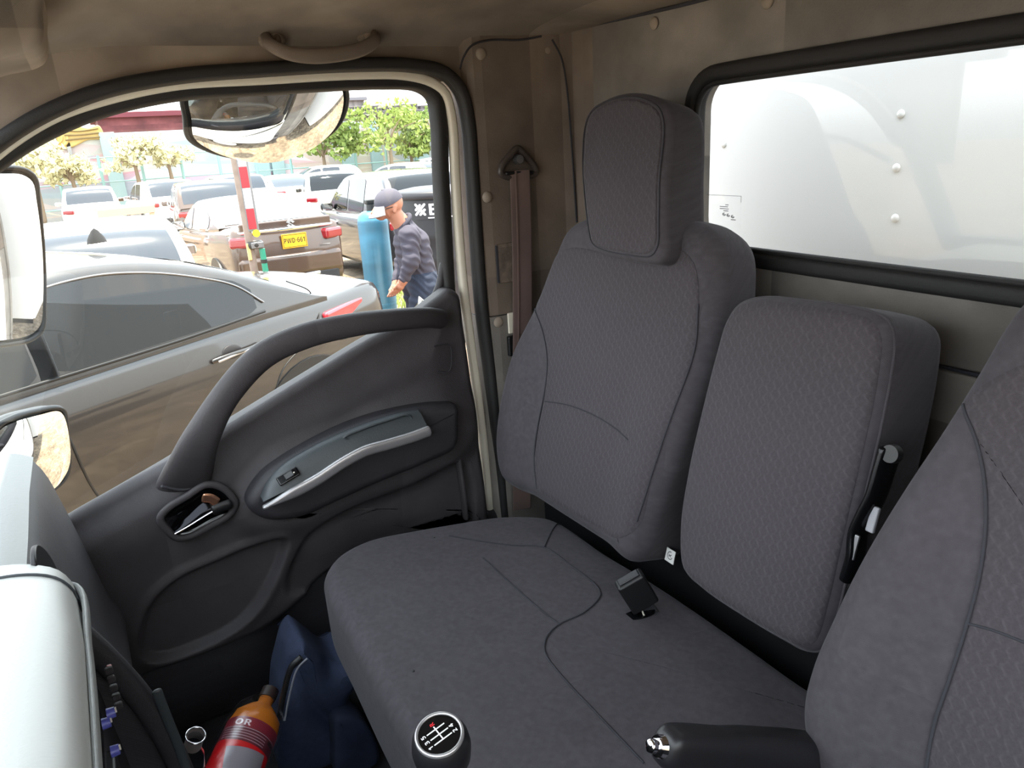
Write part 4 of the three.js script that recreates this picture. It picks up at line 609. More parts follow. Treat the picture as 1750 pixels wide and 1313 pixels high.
function carGeo(kind) {
  if (carCache[kind]) return carCache[kind];
  const K = KINDS[kind], D = smoothTable(K.deck), RT = smoothTable(K.roof.map(([z, y]) => [z, y, 0, 0])), rl = (z) => RT(z)[0], sc = K.scale ?? [1, 1, 1];
  const fix = (g) => g.scale(...sc), z0 = K.deck[0][0], z1 = K.deck[K.deck.length - 1][0];
  const half = (z) => { const [d, w, b] = D(z); const hgt = d - b; return [[0, b], [w * 0.8, b], [w * 0.95, b + hgt * 0.04], [w * 0.985, b + hgt * 0.15], [w * 0.985, b + hgt * 0.3], [w * 0.995, b + hgt * 0.48], [w, b + hgt * 0.66], [w * 0.993, b + hgt * 0.78], [w * 0.985, b + hgt * 0.82], [w * 0.97, b + hgt * 0.92], [w * 0.94, b + hgt * 0.975], [w * 0.87, d - 0.002], [w * 0.6, d + 0.012], [w * 0.3, d + 0.02], [0, d + 0.022]]; };
  const bodyRows = [], S = 70;
  const secRow = (z, k = 1) => { const h = half(z); const c = (D(z)[0] + D(z)[2]) / 2; return [...h.map(([x, y]) => V(x * k, c + (y - c) * k, z)), ...h.slice(1, -1).reverse().map(([x, y]) => V(-x * k, c + (y - c) * k, z))]; };
  bodyRows.push(secRow(z0, 0.01), secRow(z0, 0.6)); for (let i = 0; i <= S; i++) { const t = i / S, e = 0.5 - 0.5 * Math.cos(t * Math.PI); bodyRows.push(secRow(lerp(z0, z1, lerp(t, e, 0.6)))); } bodyRows.push(secRow(z1, 0.6), secRow(z1, 0.01));
  const bodyX = (z, y) => { const h = half(z).slice(2, 12); for (let i = 1; i < h.length; i++) if (y <= h[i][1]) { const k = clamp((y - h[i - 1][1]) / (h[i][1] - h[i - 1][1] + 1e-9)); return lerp(h[i - 1][0], h[i][0], k); } return h[h.length - 1][0]; };
  const gx = (z, y) => { const [d, w] = D(z), t = clamp((y - d) / (K.H - d)); return lerp(w * 0.945, K.wr, Math.pow(t, 1.15)); };
  const kk = (z) => clamp((rl(z) - D(z)[0]) / 0.22);
  const topY = (z, s) => rl(z) + kk(z) * (0.02 * (1 - s * s) - 0.022 * Math.pow(Math.abs(s), 5));
  const gz0 = K.roof[0][0], gz1 = K.roof[K.roof.length - 1][0], cab = [];
  for (let i = 0; i <= 48; i++) {
    const z = lerp(gz0, gz1, i / 48), k = kk(z), yb = D(z)[0] - 0.03, ye = Math.max(yb + 0.005, rl(z) - 0.055 * k), xe = gx(z, ye), side = [];
    for (let j = 0; j <= 8; j++) { const y = lerp(yb, ye, j / 8); side.push(V(gx(z, y), y, z)); }
    for (const s of [0.97, 0.88, 0.7, 0.4, 0]) side.push(V(xe * s, topY(z, s), z));
    cab.push([...side, ...side.slice(0, -1).reverse().map((p) => V(-p.x, p.y, p.z))]);
  }
  const top = (za, zb, sm) => { const r = []; for (let i = 0; i <= 16; i++) { const z = lerp(za, zb, i / 16), xe = gx(z, Math.max(D(z)[0], rl(z) - 0.055 * kk(z))); r.push(Array.from({ length: 17 }, (_, j) => { const s = lerp(-sm, sm, j / 16); return V(xe * s, topY(z, s) + 0.006, z); })); } return gridGeo(r); };
  const sideWin = (za, zb, sgn) => { const r = []; for (let i = 0; i <= 26; i++) { const z = lerp(za, zb, i / 26), y0 = D(z)[0] + 0.018, y1 = Math.max(y0 + 0.002, rl(z) - 0.07), e = Math.min(i, 26 - i), c = e === 0 ? 0.03 : e === 1 ? 0.012 : 0; r.push(Array.from({ length: 9 }, (_, j) => { const y = lerp(y0 + Math.min(c, (y1 - y0) * 0.3), y1 - Math.min(c, (y1 - y0) * 0.3), j / 8); return V(sgn * (gx(z, y) + 0.005), y, z); })); } return gridGeo(r); };
  const out = { K, D, rl, gx, bodyX, sc, body: fix(gridGeo(bodyRows, true)), cabin: fix(gridGeo(cab)), ws: fix(top(...K.ws, 0.9)), rw: fix(top(...K.rw, 0.86)), win: [] };
  for (const [a, b] of K.side) for (const s of [-1, 1]) out.win.push(fix(sideWin(a, b, s)));
  const wheel = (z, s) => new THREE.CylinderGeometry(0.315, 0.315, 0.2, 32).rotateZ(Math.PI / 2).translate(s * (D(z)[1] - 0.09), 0.315, z);
  out.wheels = []; for (const z of K.wheel) for (const s of [-1, 1]) out.wheels.push([fix(wheel(z, s)), fix(new THREE.CylinderGeometry(0.2, 0.2, 0.215, 24).rotateZ(Math.PI / 2).translate(s * (D(z)[1] - 0.09), 0.315, z)), fix(new THREE.CylinderGeometry(0.375, 0.375, 0.19, 32).rotateZ(Math.PI / 2).translate(s * (D(z)[1] - 0.083), 0.34, z))]);
  return (carCache[kind] = out);
}
const carGlass = M(0x0b0c0e, 0.02), hazyGlass = M(0x7f868f, 0.1), dimGlass = M(0x3a3f47, 0.1), lampRed = M(0x8c1520, 0.12, { clearcoat: 1, clearcoatRoughness: 0.05 }), lampWhite = M(0xdadde0, 0.1, { clearcoat: 1 });
const paint = (c, metal = 0.35, rough = 0.35) => M(c, rough, { metalness: metal, clearcoat: 1, clearcoatRoughness: 0.04 });
const PAINT = { white: paint(0xe6e6e4, 0, 0.4), taupe: M(0x241f1d, 0.4, { metalness: 0.1, clearcoat: 1, clearcoatRoughness: 0.05 }), grey: paint(0x6a686b, 0.5), dark: paint(0x2c2b30, 0.15), brown: paint(0x4a3529, 0.1) };
// a parked car: group origin on the ground under its middle, rear towards local +z
function makeCar(kind, label, x, z, turn, mat, { detail = 1, group, glass = carGlass } = {}) {
  const G = carGeo(kind), K = G.K, t = thing('car', label, 'car', [x, groundY(x, z), z], turn, group), sc = G.sc;
  const fx = (g) => g.scale(...sc);
  part(t, 'body', G.body, mat); part(t, 'cabin', G.cabin, mat);
  part(t, 'windshield', G.ws, glass); part(t, 'rear_window', G.rw, glass);
  for (const w of G.win) part(t, 'side_window', w, glass);
  for (const [w, r, a] of G.wheels) { part(t, 'wheel_arch', a, MAT.black); const m = part(t, 'wheel', w, MAT.rubber); part(m, 'rim', r, MAT.steel); }
  const zr = K.deck[K.deck.length - 1][0], zf = K.deck[0][0], dk = G.D(zr - 0.12)[0];
  for (const s of [-1, 1]) {
    part(t, 'tail_light', fx(new RoundedBoxGeometry(0.32, 0.135, 0.22, 3, 0.04).rotateY(s * 0.42).translate(s * 0.63, dk - 0.16, zr - 0.095)), lampRed);
    part(t, 'head_light', fx(new RoundedBoxGeometry(0.34, 0.14, 0.3, 3, 0.05).rotateY(-s * 0.5).translate(s * 0.58, G.D(zf + 0.2)[0] - 0.1, zf + 0.15)), lampWhite);
    const mz = K.ws[0] + 0.42, my = G.D(mz)[0] + 0.06;
    const m = part(t, 'door_mirror', fx(new RoundedBoxGeometry(0.2, 0.13, 0.13, 3, 0.05).translate(s * (G.gx(mz, my) + 0.12), my, mz)), detail > 1 ? MAT.black : mat);
    part(m, 'mirror_glass', fx(box(0.16, 0.1, 0.008, s * (G.gx(mz, my) + 0.125), my, mz + 0.064)), MAT.mirror);
  }
  part(t, 'rear_bumper', fx(new RoundedBoxGeometry(1.36, 0.2, 0.16, 3, 0.06).translate(0, 0.42, zr - 0.06)), MAT.trimDark);
  return Object.assign(t, { G, fx });
}
// line drawn on a car's left flank, as a fine shut line
const flank = (G, pts, up = 0.003) => pts.map(([z, y]) => V(-(y > G.D(z)[0] - 0.004 ? G.gx(z, y) + 0.004 : G.bodyX(z, y) + up * 0.3), y, z));
{ // the near sedan beside the truck
  const c = makeCar('sedan', 'dark taupe sedan parked right beside the truck, its flank filling the window', 4.42, -0.68, 0.477, PAINT.taupe, { detail: 2 }), G = c.G; c.scale.set(1, 0.99, 1.07); for (const o of c.children) if (o.name.startsWith('tail_light')) o.position.y = -0.13;
  const ln = (pts, r = 0.004) => part(c, 'door_line', tube(flank(G, pts), r, 60, false, 6), MAT.black);
  ln([[0.0, 1.42], [-0.005, 1.2], [-0.01, 0.97], [0, 0.7], [0.04, 0.45], [0.1, 0.3]], 0.005);
  ln([[1.1, 0.45], [1.05, 0.55], [1.12, 0.7], [1.32, 0.82], [1.46, 0.95], [1.49, 1.03], [1.43, 1.1], [1.3, 1.18]], 0.004);
  ln([[-0.7, 0.95], [-0.72, 0.7], [-0.68, 0.4]]);
  part(c, 'window_trim', tube(flank(G, [[-0.4, 1.16], [0, 1.36], [0.3, 1.4], [0.55, 1.372], [0.8, 1.3], [0.98, 1.22], [1.11, 1.10]], 0.01).map((p) => p.add(V(-0.004, 0, 0))), 0.005, 60), MAT.steel);
  part(c, 'belt_molding', sweep(flank(G, [[-0.6, 0.98], [0, 1.0], [0.6, 1.02], [0.85, 1.035], [1.1, 1.05]]), 0.008, 0.006, V(1, 0, 0), { n: 50 }), MAT.black);
  part(c, 'window_pillar', sweep(flank(G, [[-0.005, 1.01], [-0.005, 1.2], [-0.002, 1.37]]), 0.045, 0.005, V(1, 0, 0.3), { n: 20, caps: false }), MAT.gloss);
  for (const z of [-0.26, 0.86]) {
    const x = -(G.bodyX(z, 0.88)), cup = part(c, 'door_handle', sweep([[z - 0.14, 0.872], [z - 0.07, 0.884], [z + 0.07, 0.888], [z + 0.14, 0.892]].map(([q, y], i) => V(x - (i % 3 ? 0.034 : 0.012), y, q)), 0.013, 0.009, V(1, 0, 0), { n: 30 }), PAINT.taupe);
    part(cup, 'handle_cup', new THREE.SphereGeometry(0.07, 24, 14).scale(0.12, 0.75, 0.9).translate(x + 0.002, 0.878, z - 0.02), M(0x2c2829, 0.4));
    part(cup, 'chrome_strip', sweep([[z - 0.13, 0.872], [z, 0.884], [z + 0.06, 0.886]].map(([q, y]) => V(x - 0.044, y, q)), 0.006, 0.003, V(1, 0, 0), { n: 20 }), MAT.silver);
  }
  const ring = Array.from({ length: 28 }, (_, i) => { const a = i / 28 * Math.PI * 2; return [1.62 + 0.085 * Math.cos(a), 0.83 + 0.085 * Math.sin(a)]; });
  part(c, 'fuel_flap', tube(flank(G, ring), 0.0035, 80, true, 6), MAT.black);
  part(c, 'antenna_fin', lathe([[0.055, 0], [0.045, 0.03], [0.02, 0.07], [0, 0.085]], 24).scale(0.35, 1, 1).translate(0, 1.475, 0.72), MAT.black);
  part(c, 'brake_lamp_lens', new RoundedBoxGeometry(0.05, 0.15, 0.38, 3, 0.02).rotateX(-0.06).rotateY(0.2).translate(-0.80, 0.885, 1.67), M(0xc02a38, 0.1, { clearcoat: 1 }), 'bright red rear lamp on the flank');
}
{ // brown sedan with the yellow plate
  const c = makeCar('saloon', 'brown sedan seen from behind with a yellow number plate, behind the striped post', 11.6, 1.97, -1.5, PAINT.brown, { detail: 2, glass: hazyGlass }), zr = 2.1; c.scale.x = 0.89;
  const cv = document.createElement('canvas'); cv.width = 256; cv.height = 128; const k = cv.getContext('2d');
  k.fillStyle = '#f2b01e'; k.fillRect(0, 0, 256, 128); k.strokeStyle = '#2a1c08'; k.lineWidth = 5; k.strokeRect(6, 6, 244, 116); k.fillStyle = '#1c1408'; k.font = 'bold 66px sans-serif'; k.textAlign = 'center'; k.fillText('PWD·661', 128, 84, 236); k.font = '16px sans-serif';
  const tx = new THREE.CanvasTexture(cv); tx.colorSpace = THREE.SRGBColorSpace;
  const pl = part(c, 'number_plate', box(0.36, 0.18, 0.015, 0.06, 0.90, zr + 0.02, 0.006), M(0xd9a01c, 0.5)); part(pl, 'plate_face', new THREE.PlaneGeometry(0.345, 0.165).translate(0.06, 0.90, zr + 0.029), M(0xffffff, 0.5, { map: tx }), 'yellow face with black characters');
  part(c, 'chrome_strip', sweep([V(-0.8, 1.045, 1.93), V(-0.6, 1.05, 2.06), V(0, 1.055, 2.14), V(0.6, 1.05, 2.06), V(0.8, 1.045, 1.93)], 0.018, 0.012, V(0, 0, 1), { n: 50 }), MAT.chrome);
  const S = [[-0.06, 0.01], [0.0, 0.055], [0.06, 0.01], [0.03, -0.005], [0.0, 0.018], [-0.015, 0.006], [0.06, -0.045], [0.0, -0.075], [-0.06, -0.03], [-0.03, -0.012], [0.0, -0.036], [0.016, -0.026], [-0.06, 0.01]];
  part(c, 'emblem', new THREE.ExtrudeGeometry(shapeOf(S.slice(0, -1).map(([x, y]) => [x * 1.0 + 0.06, y + 1.115])), { depth: 0.02, bevelEnabled: false }).translate(0, 0, 2.05), MAT.silver, 'slanted silver S emblem');
  part(c, 'boot_panel', new RoundedBoxGeometry(1.3, 0.14, 0.05, 3, 0.02).translate(0, 1.09, 2.03), PAINT.brown);
  part(c, 'bumper_crease', tube([V(-0.55, 0.73, 2.06), V(0, 0.72, 2.13), V(0.55, 0.73, 2.06)], 0.008, 30), MAT.silver);
  part(c, 'bumper_trim', sweep([V(-0.74, 0.52, 1.9), V(-0.4, 0.46, 2.1), V(0, 0.45, 2.13), V(0.4, 0.46, 2.1), V(0.74, 0.52, 1.9)], 0.03, 0.012, V(0, 0, 1), { n: 40 }), MAT.silver);
  part(c, 'lower_bumper', new RoundedBoxGeometry(1.5, 0.3, 0.2, 3, 0.07).translate(0, 0.6, 2.03), PAINT.brown);
  const m2 = box(0.16, 0.025, 0.01, 0.5, 0.80, 2.095); part(c, 'model_badge', m2, MAT.silver);
}
makeCar('hatch', 'white car with a large pale roof just beyond the taupe sedan', 8.3, -0.05, -1.571, PAINT.white, { glass: dimGlass }).scale.y = 0.93;
makeCar('suv', 'dark brown off-roader with red tail lights left of the striped post', 21.0, 2.7, -1.62, PAINT.brown, { glass: dimGlass });
makeCar('suv', 'dark grey crossover with a black door mirror beside the blue tank', 11.9, 4.4, -1.571, PAINT.dark, { detail: 2 });
makeCar('suv', 'white off-roader with a dark rear window behind the brown sedan', 23.0, 6.6, -1.8, PAINT.white);
makeCar('hatch', 'white hatchback with an oval rear window, beside the pale crate', 27.5, 0.1, -1.571, PAINT.white, { glass: dimGlass });
const far = [
  ['hatch', 'white car half hidden behind the edge of the tall side mirror', 26, -2.2, -1.5], ['suv', 'white car left of the brown off-roader, pale against the wall', 28, 2.2, -1.45],
  ['suv', 'pale car with dark side windows seen over the brown off-roader', 28.4, 4.5, -1.45], ['sedan', 'white car right of the red and white striped post', 29.6, 6.6, -1.5],
  ['suv', 'white car in the far row below the trees, nearest the striped post', 33.0, 8.8, -0.1], ['suv', 'white car in the far row between two trees', 33, 13.9, -0.25], ['suv', 'white car with a sloping grey windscreen over the dark crossover', 27, 10.3, -1.0],
  ['suv', 'white car above the lid of the black water barrel', 17, 7.8, -0.9], ['suv', 'white car in the far row just left of the window frame', 29, 14.4, -0.2],
];
for (const [k, l, x, z, r] of far) makeCar(k, l, x, z, r, PAINT.white, { glass: dimGlass });
{ // striped post with its strap and the green pipe tied to it
  const b = atX(437, 440, 6.45), t = thing('striped_post', 'post with red and white reflective bands standing behind the taupe sedan', 'post', [b.x, 0, b.z]);
  part(t, 'post', sweep([V(0.02, 0, -0.02), V(0, 1.4, -0.03), V(0, 2.4, -0.035)], 0.032, 0.03, V(1, 0, 0), { n: 30 }), M(0xa08f86, 0.9, { map: grimeCol }));
  t.position.y = -0.12;
  const red = M(0xc02634, 0.45), wht = M(0xd8d4d4, 0.45);
  for (let i = 0; i < 7; i++) { const y = 1.42 + i * 0.165; part(t, i % 2 ? 'white_band' : 'red_band', box(0.012, 0.163, 0.062, -0.034, y + 0.082, 0.012, 0.004), i % 2 ? wht : red); }
  part(t, 'backing_strip', box(0.01, 1.2, 0.09, -0.026, 2.0, 0.016, 0.004), MAT.steel);
  part(t, 'yellow_reflector', new THREE.CylinderGeometry(0.03, 0.03, 0.016, 28).rotateZ(Math.PI / 2).translate(-0.05, 1.385, 0.028), M(0xd6c22a, 0.35));
  const st = part(t, 'strap', new THREE.TorusGeometry(0.055, 0.016, 10, 40).scale(1, 1, 2).rotateX(Math.PI / 2).translate(-0.005, 1.29, 0.01), MAT.black);
  part(st, 'clasp', box(0.014, 0.05, 0.1, -0.066, 1.29, 0.02, 0.006), MAT.steel);
  part(t, 'yellow_tie', box(0.02, 0.14, 0.03, -0.03, 1.24, -0.05, 0.006), M(0xcdb878, 0.7));
  part(t, 'green_pipe', new THREE.CylinderGeometry(0.024, 0.024, 1.25, 20).translate(-0.035, 0.63, 0.055), M(0x1f8a6e, 0.4)); part(t, 'pipe_band', new THREE.CylinderGeometry(0.027, 0.027, 0.03, 20).translate(-0.035, 1.15, 0.055), MAT.black);
}
{ // blue pressure tank on its black foot
  const b = atX(655, 535, 7.6), t = thing('water_tank', 'tall blue cylindrical tank on a black foot, beside the man in the cap', 'tank', [b.x, 0, b.z]), h = atX(632, 360, 7.6).y;
  const k = tex(256, (u, v) => { const n = 0.82 + 0.3 * (fbm(u * 3, v * 60, 3) - 0.5) + 0.2 * (fbm(u * 12, v * 6, 3) - 0.5), w = smooth(0.55, 0.8, fbm(u * 5 + 4, v * 3, 4)) * 0.35; return [lerp(74 * n, 190, w), lerp(140 * n, 200, w), lerp(172 * n, 205, w)]; }, 1);
  part(t, 'tank_body', lathe([[0.13, 0.13], [0.155, 0.2], [0.16, 0.3], [0.16, h - 0.12], [0.145, h - 0.05], [0.1, h - 0.01], [0.04, h], [0, h]], 48), M(0xffffff, 0.45, { map: k }));
  part(t, 'foot', lathe([[0, 0], [0.165, 0], [0.172, 0.03], [0.168, 0.16], [0.15, 0.19], [0, 0.19]], 40), M(0x3a302c, 0.8));
  const v = part(t, 'valve', new THREE.CylinderGeometry(0.045, 0.05, 0.07, 24).translate(0, h + 0.03, 0), MAT.black); part(v, 'valve_head', box(0.09, 0.05, 0.13, 0, h + 0.09, 0.01, 0.015), MAT.black);
}
{ // big black water barrel with white characters
  const b = atX(748, 420, 6.6), t = thing('water_barrel', 'big black ribbed water barrel with white characters, behind the man', 'barrel', [b.x + 0.15, 0, b.z + 0.1]);
  const H2 = atX(700, 335, 6.4).y, r = 0.40;
  const pr = [[0, 0], [r * 0.97, 0.0], [r, 0.03]]; for (let i = 0; i < 5; i++) { const y = 0.12 + i * (H2 - 0.35) / 5; pr.push([r, y], [r * 1.02, y + 0.03], [r * 1.02, y + 0.08], [r, y + 0.11]); } pr.push([r * 0.99, H2 - 0.22], [r * 0.97, H2 - 0.1], [r * 0.95, H2 - 0.02]);
  part(t, 'barrel_body', lathe(pr, 64), M(0x232227, 0.5, { map: dustCol }));
  part(t, 'lid', lathe([[0, H2 + 0.05], [r * 0.6, H2 + 0.045], [r * 0.98, H2 + 0.02], [r * 1.05, H2 + 0.005], [r * 1.05, H2 - 0.045], [r * 0.98, H2 - 0.05]], 64), M(0x2b2a2f, 0.5));
  const cv = document.createElement('canvas'); cv.width = 512; cv.height = 128; const c = cv.getContext('2d'); c.fillStyle = '#242328'; c.fillRect(0, 0, 512, 128); c.fillStyle = '#efecef'; c.strokeStyle = '#efecef'; c.lineWidth = 16; c.lineCap = 'round';
  for (const [x0, y0, x1, y1] of [[10, 24, 66, 92], [66, 24, 10, 92], [10, 60, 38, 28], [38, 92, 66, 60]]) { c.beginPath(); c.moveTo(x0, y0); c.lineTo(x1, y1); c.stroke(); }
  c.font = 'bold 108px sans-serif'; c.fillText('E', 84, 98); c.fillRect(84, 112, 150, 8);
  const tx = new THREE.CanvasTexture(cv); tx.colorSpace = THREE.SRGBColorSpace;
  part(t, 'lettering', new THREE.CylinderGeometry(r * 0.998, r * 1.005, 0.17, 40, 1, true, -2.55, 2.0).translate(0, H2 - 0.145, 0), M(0xffffff, 0.5, { map: tx }), 'white painted characters');
}
{ // orange cone near the tail of the sedan
  const b = atX(632, 560, 5.45), t = thing('traffic_cone', 'faded orange traffic cone behind the red rear lamp of the sedan', 'cone', [b.x, 0, b.z]), h = atX(622, 512, 5.45).y;
  part(t, 'cone_body', lathe([[0.19, 0.03], [0.17, 0.05], [0.028, h], [0, h + 0.005]], 36), M(0xd96a44, 0.6)); part(t, 'cone_base', box(0.42, 0.035, 0.42, 0, 0.018, 0, 0.012), M(0xc65a38, 0.7));
}
{ // crate left of the far cars
  const b = atX(218, 372, 15), t = thing('wooden_crate', 'pale wooden crate standing between the far white cars', 'crate', [b.x, 0, b.z], 0.2), h = 1.15, w = M(0xc9a78c, 0.9);
  for (const z of [-0.42, 0.42]) part(t, 'post', box(0.07, h, 0.07, 0, h / 2, z), w); for (let i = 0; i < 5; i++) part(t, 'slat', box(0.025, 0.13, 0.95, -0.045, 0.2 + i * 0.22, 0, 0.006), w); part(t, 'top_board', box(0.5, 0.03, 0.98, 0.2, h, 0, 0.006), w);
}
// ---------------------------------------------------------------- painted wall, buildings, fence, trees
{
  const cv = document.createElement('canvas'); cv.width = 2048; cv.height = 512; const c = cv.getContext('2d');
  c.fillStyle = '#c2c6ca'; c.fillRect(0, 0, 2048, 512);
  const cols = ['#8a96a0', '#c99aa6', '#9fbcc4', '#c6c9b4', '#a7a0b4', '#b5a498', '#7f8f94', '#d8d8da', '#93b3a2', '#b06a76'];
  for (let i = 0; i < 420; i++) { c.globalAlpha = 0.25 + 0.5 * rnd(); c.fillStyle = cols[Math.floor(rnd() * cols.length)]; const x = rnd() * 2048, y = 60 + rnd() * 452, w = 20 + rnd() * 120, h = 20 + rnd() * 140; c.beginPath(); c.ellipse(x, y, w, h, rnd() * 3, 0, 6.3); c.fill(); if (rnd() < 0.5) { c.strokeStyle = cols[Math.floor(rnd() * cols.length)]; c.lineWidth = 4 + rnd() * 10; c.beginPath(); c.arc(x, y, 20 + rnd() * 60, rnd() * 6, rnd() * 6 + 2); c.stroke(); } }
  c.globalAlpha = 1; const tx = new THREE.CanvasTexture(cv); tx.colorSpace = THREE.SRGBColorSpace;
  const g = new THREE.BoxGeometry(0.3, 3.9, 70); g.translate(38, 1.25, 8);
  const w = struct('wall_back', g, M(0xffffff, 0.9, { map: tx })); w.userData.label = 'long yard wall covered in pastel spray paintings';
  const col = M(0x8fa6a8, 0.8);
  for (const px of [184, 442, 468, 590, 640, 720]) { const p = atX(px, 240, 37.8); part(w, 'wall_pier', box(0.34, 3.9, 0.6, p.x, 1.28, p.z, 0.02), col); }
}
{ // buildings above the wall
  const B = (label, px0, px1, pyTop, X, mat, roofMat, depth = 6) => { const a = atX(px0, pyTop, X), b = atX(px1, pyTop, X), t = thing('building', label, 'building', [X + depth / 2, 0, (a.z + b.z) / 2]), h = a.y; part(t, 'wall', box(depth, h, b.z - a.z, 0, h / 2, 0, 0.02), mat); part(t, 'roof', box(depth + 0.5, 0.25, b.z - a.z + 0.4, 0, h + 0.1, 0, 0.03), roofMat); return [t, h, b.z - a.z]; };
  const brick = M(0x7f4a4e, 0.9, { map: grimeCol }), stone = M(0x6c6668, 0.95, { map: grimeCol }), grey2 = M(0x8a868a, 0.9, { map: grimeCol });
  B('low maroon building above the painted wall, left of the blind spot mirror', 165, 330, 202, 42, brick, M(0x70383f, 0.9));
  const [t, h, w] = B('small grey tower block just right of the blind spot mirror', 588, 622, 172, 60, grey2, M(0x77747a, 0.9));
  for (let r = 0; r < 3; r++) for (let k = 0; k < 2; k++) part(t, 'window', box(0.08, 0.55, w * 0.25, -3.0, h - 0.7 - r * 1.1, (k - 0.5) * w * 0.45), carGlass);
  const [t2, h2, w2] = B('long dark stone building behind the trees at the right', 560, 800, 200, 46, stone, M(0x5c575a, 0.95));
  for (let k = 0; k < 7; k++) part(t2, 'roof_block', box(2, 0.3 + 0.5 * rnd(), w2 / 9, -1, h2 + 0.3, -w2 / 2 + (k + 0.7) * w2 / 7.6, 0.05), stone);
  const p = atX(108, 236, 37.5), s = thing('carved_sign', 'golden scroll shaped carving on top of the painted wall', 'carving', [p.x + 0.2, p.y, p.z]), gold = M(0xb89a58, 0.6), k = 0.028 * 25 / 1.0;
  const spiral = Array.from({ length: 40 }, (_, i) => { const a = i / 40 * Math.PI * 4.2, r = 0.06 + 0.36 * i / 40; return V(0, r * Math.sin(a) * 0.8, r * Math.cos(a) - 0.28); });
  part(s, 'scroll', tube(spiral, 0.05, 120), gold); 
  part(s, 'wing', cushion(outline([[-0.2, 0.1], [0.1, 0.48], [0.4, 0.42], [0.8, 0.3], [1.15, 0.36], [1.2, -0.05], [0.7, -0.1], [0.2, -0.3], [-0.15, -0.32]], 60), { depth: 0.15, roll: 0.05, backRoll: 0.03, rings: 8 }).applyMatrix4(new THREE.Matrix4().makeBasis(V(0, 0, 1), V(0, 1, 0), V(-1, 0, 0))), gold);
  for (let i = 0; i < 3; i++) part(s, 'carved_line', tube([V(-0.05, 0.25 - i * 0.16, 0.05), V(-0.06, 0.2 - i * 0.12, 0.5), V(-0.05, 0.26 - i * 0.14, 1.1)], 0.025, 24), M(0x6e5a34, 0.8));
  s.scale.setScalar(1.25); part(s, 'support', box(0.12, 1.2, 0.12, 0.06, -0.75, 0.1), MAT.steel);
}
{ // fence of teal posts in front of the wall
  const t = thing('yard_fence', 'pale teal post and wire fence in front of the painted wall', 'fence', [36.8, -0.3, 8]), m = M(0x84a9a6, 0.6);
  for (let i = 0; i < 30; i++) part(t, 'post', new THREE.CylinderGeometry(0.06, 0.06, 2.6, 10).translate(0, 1.3, -20 + i * 1.6), m);
  for (const y of [0.5, 1.5, 2.5]) part(t, 'rail', new THREE.CylinderGeometry(0.025, 0.025, 46, 8).rotateX(Math.PI / 2).translate(0, y, 3), m);
}
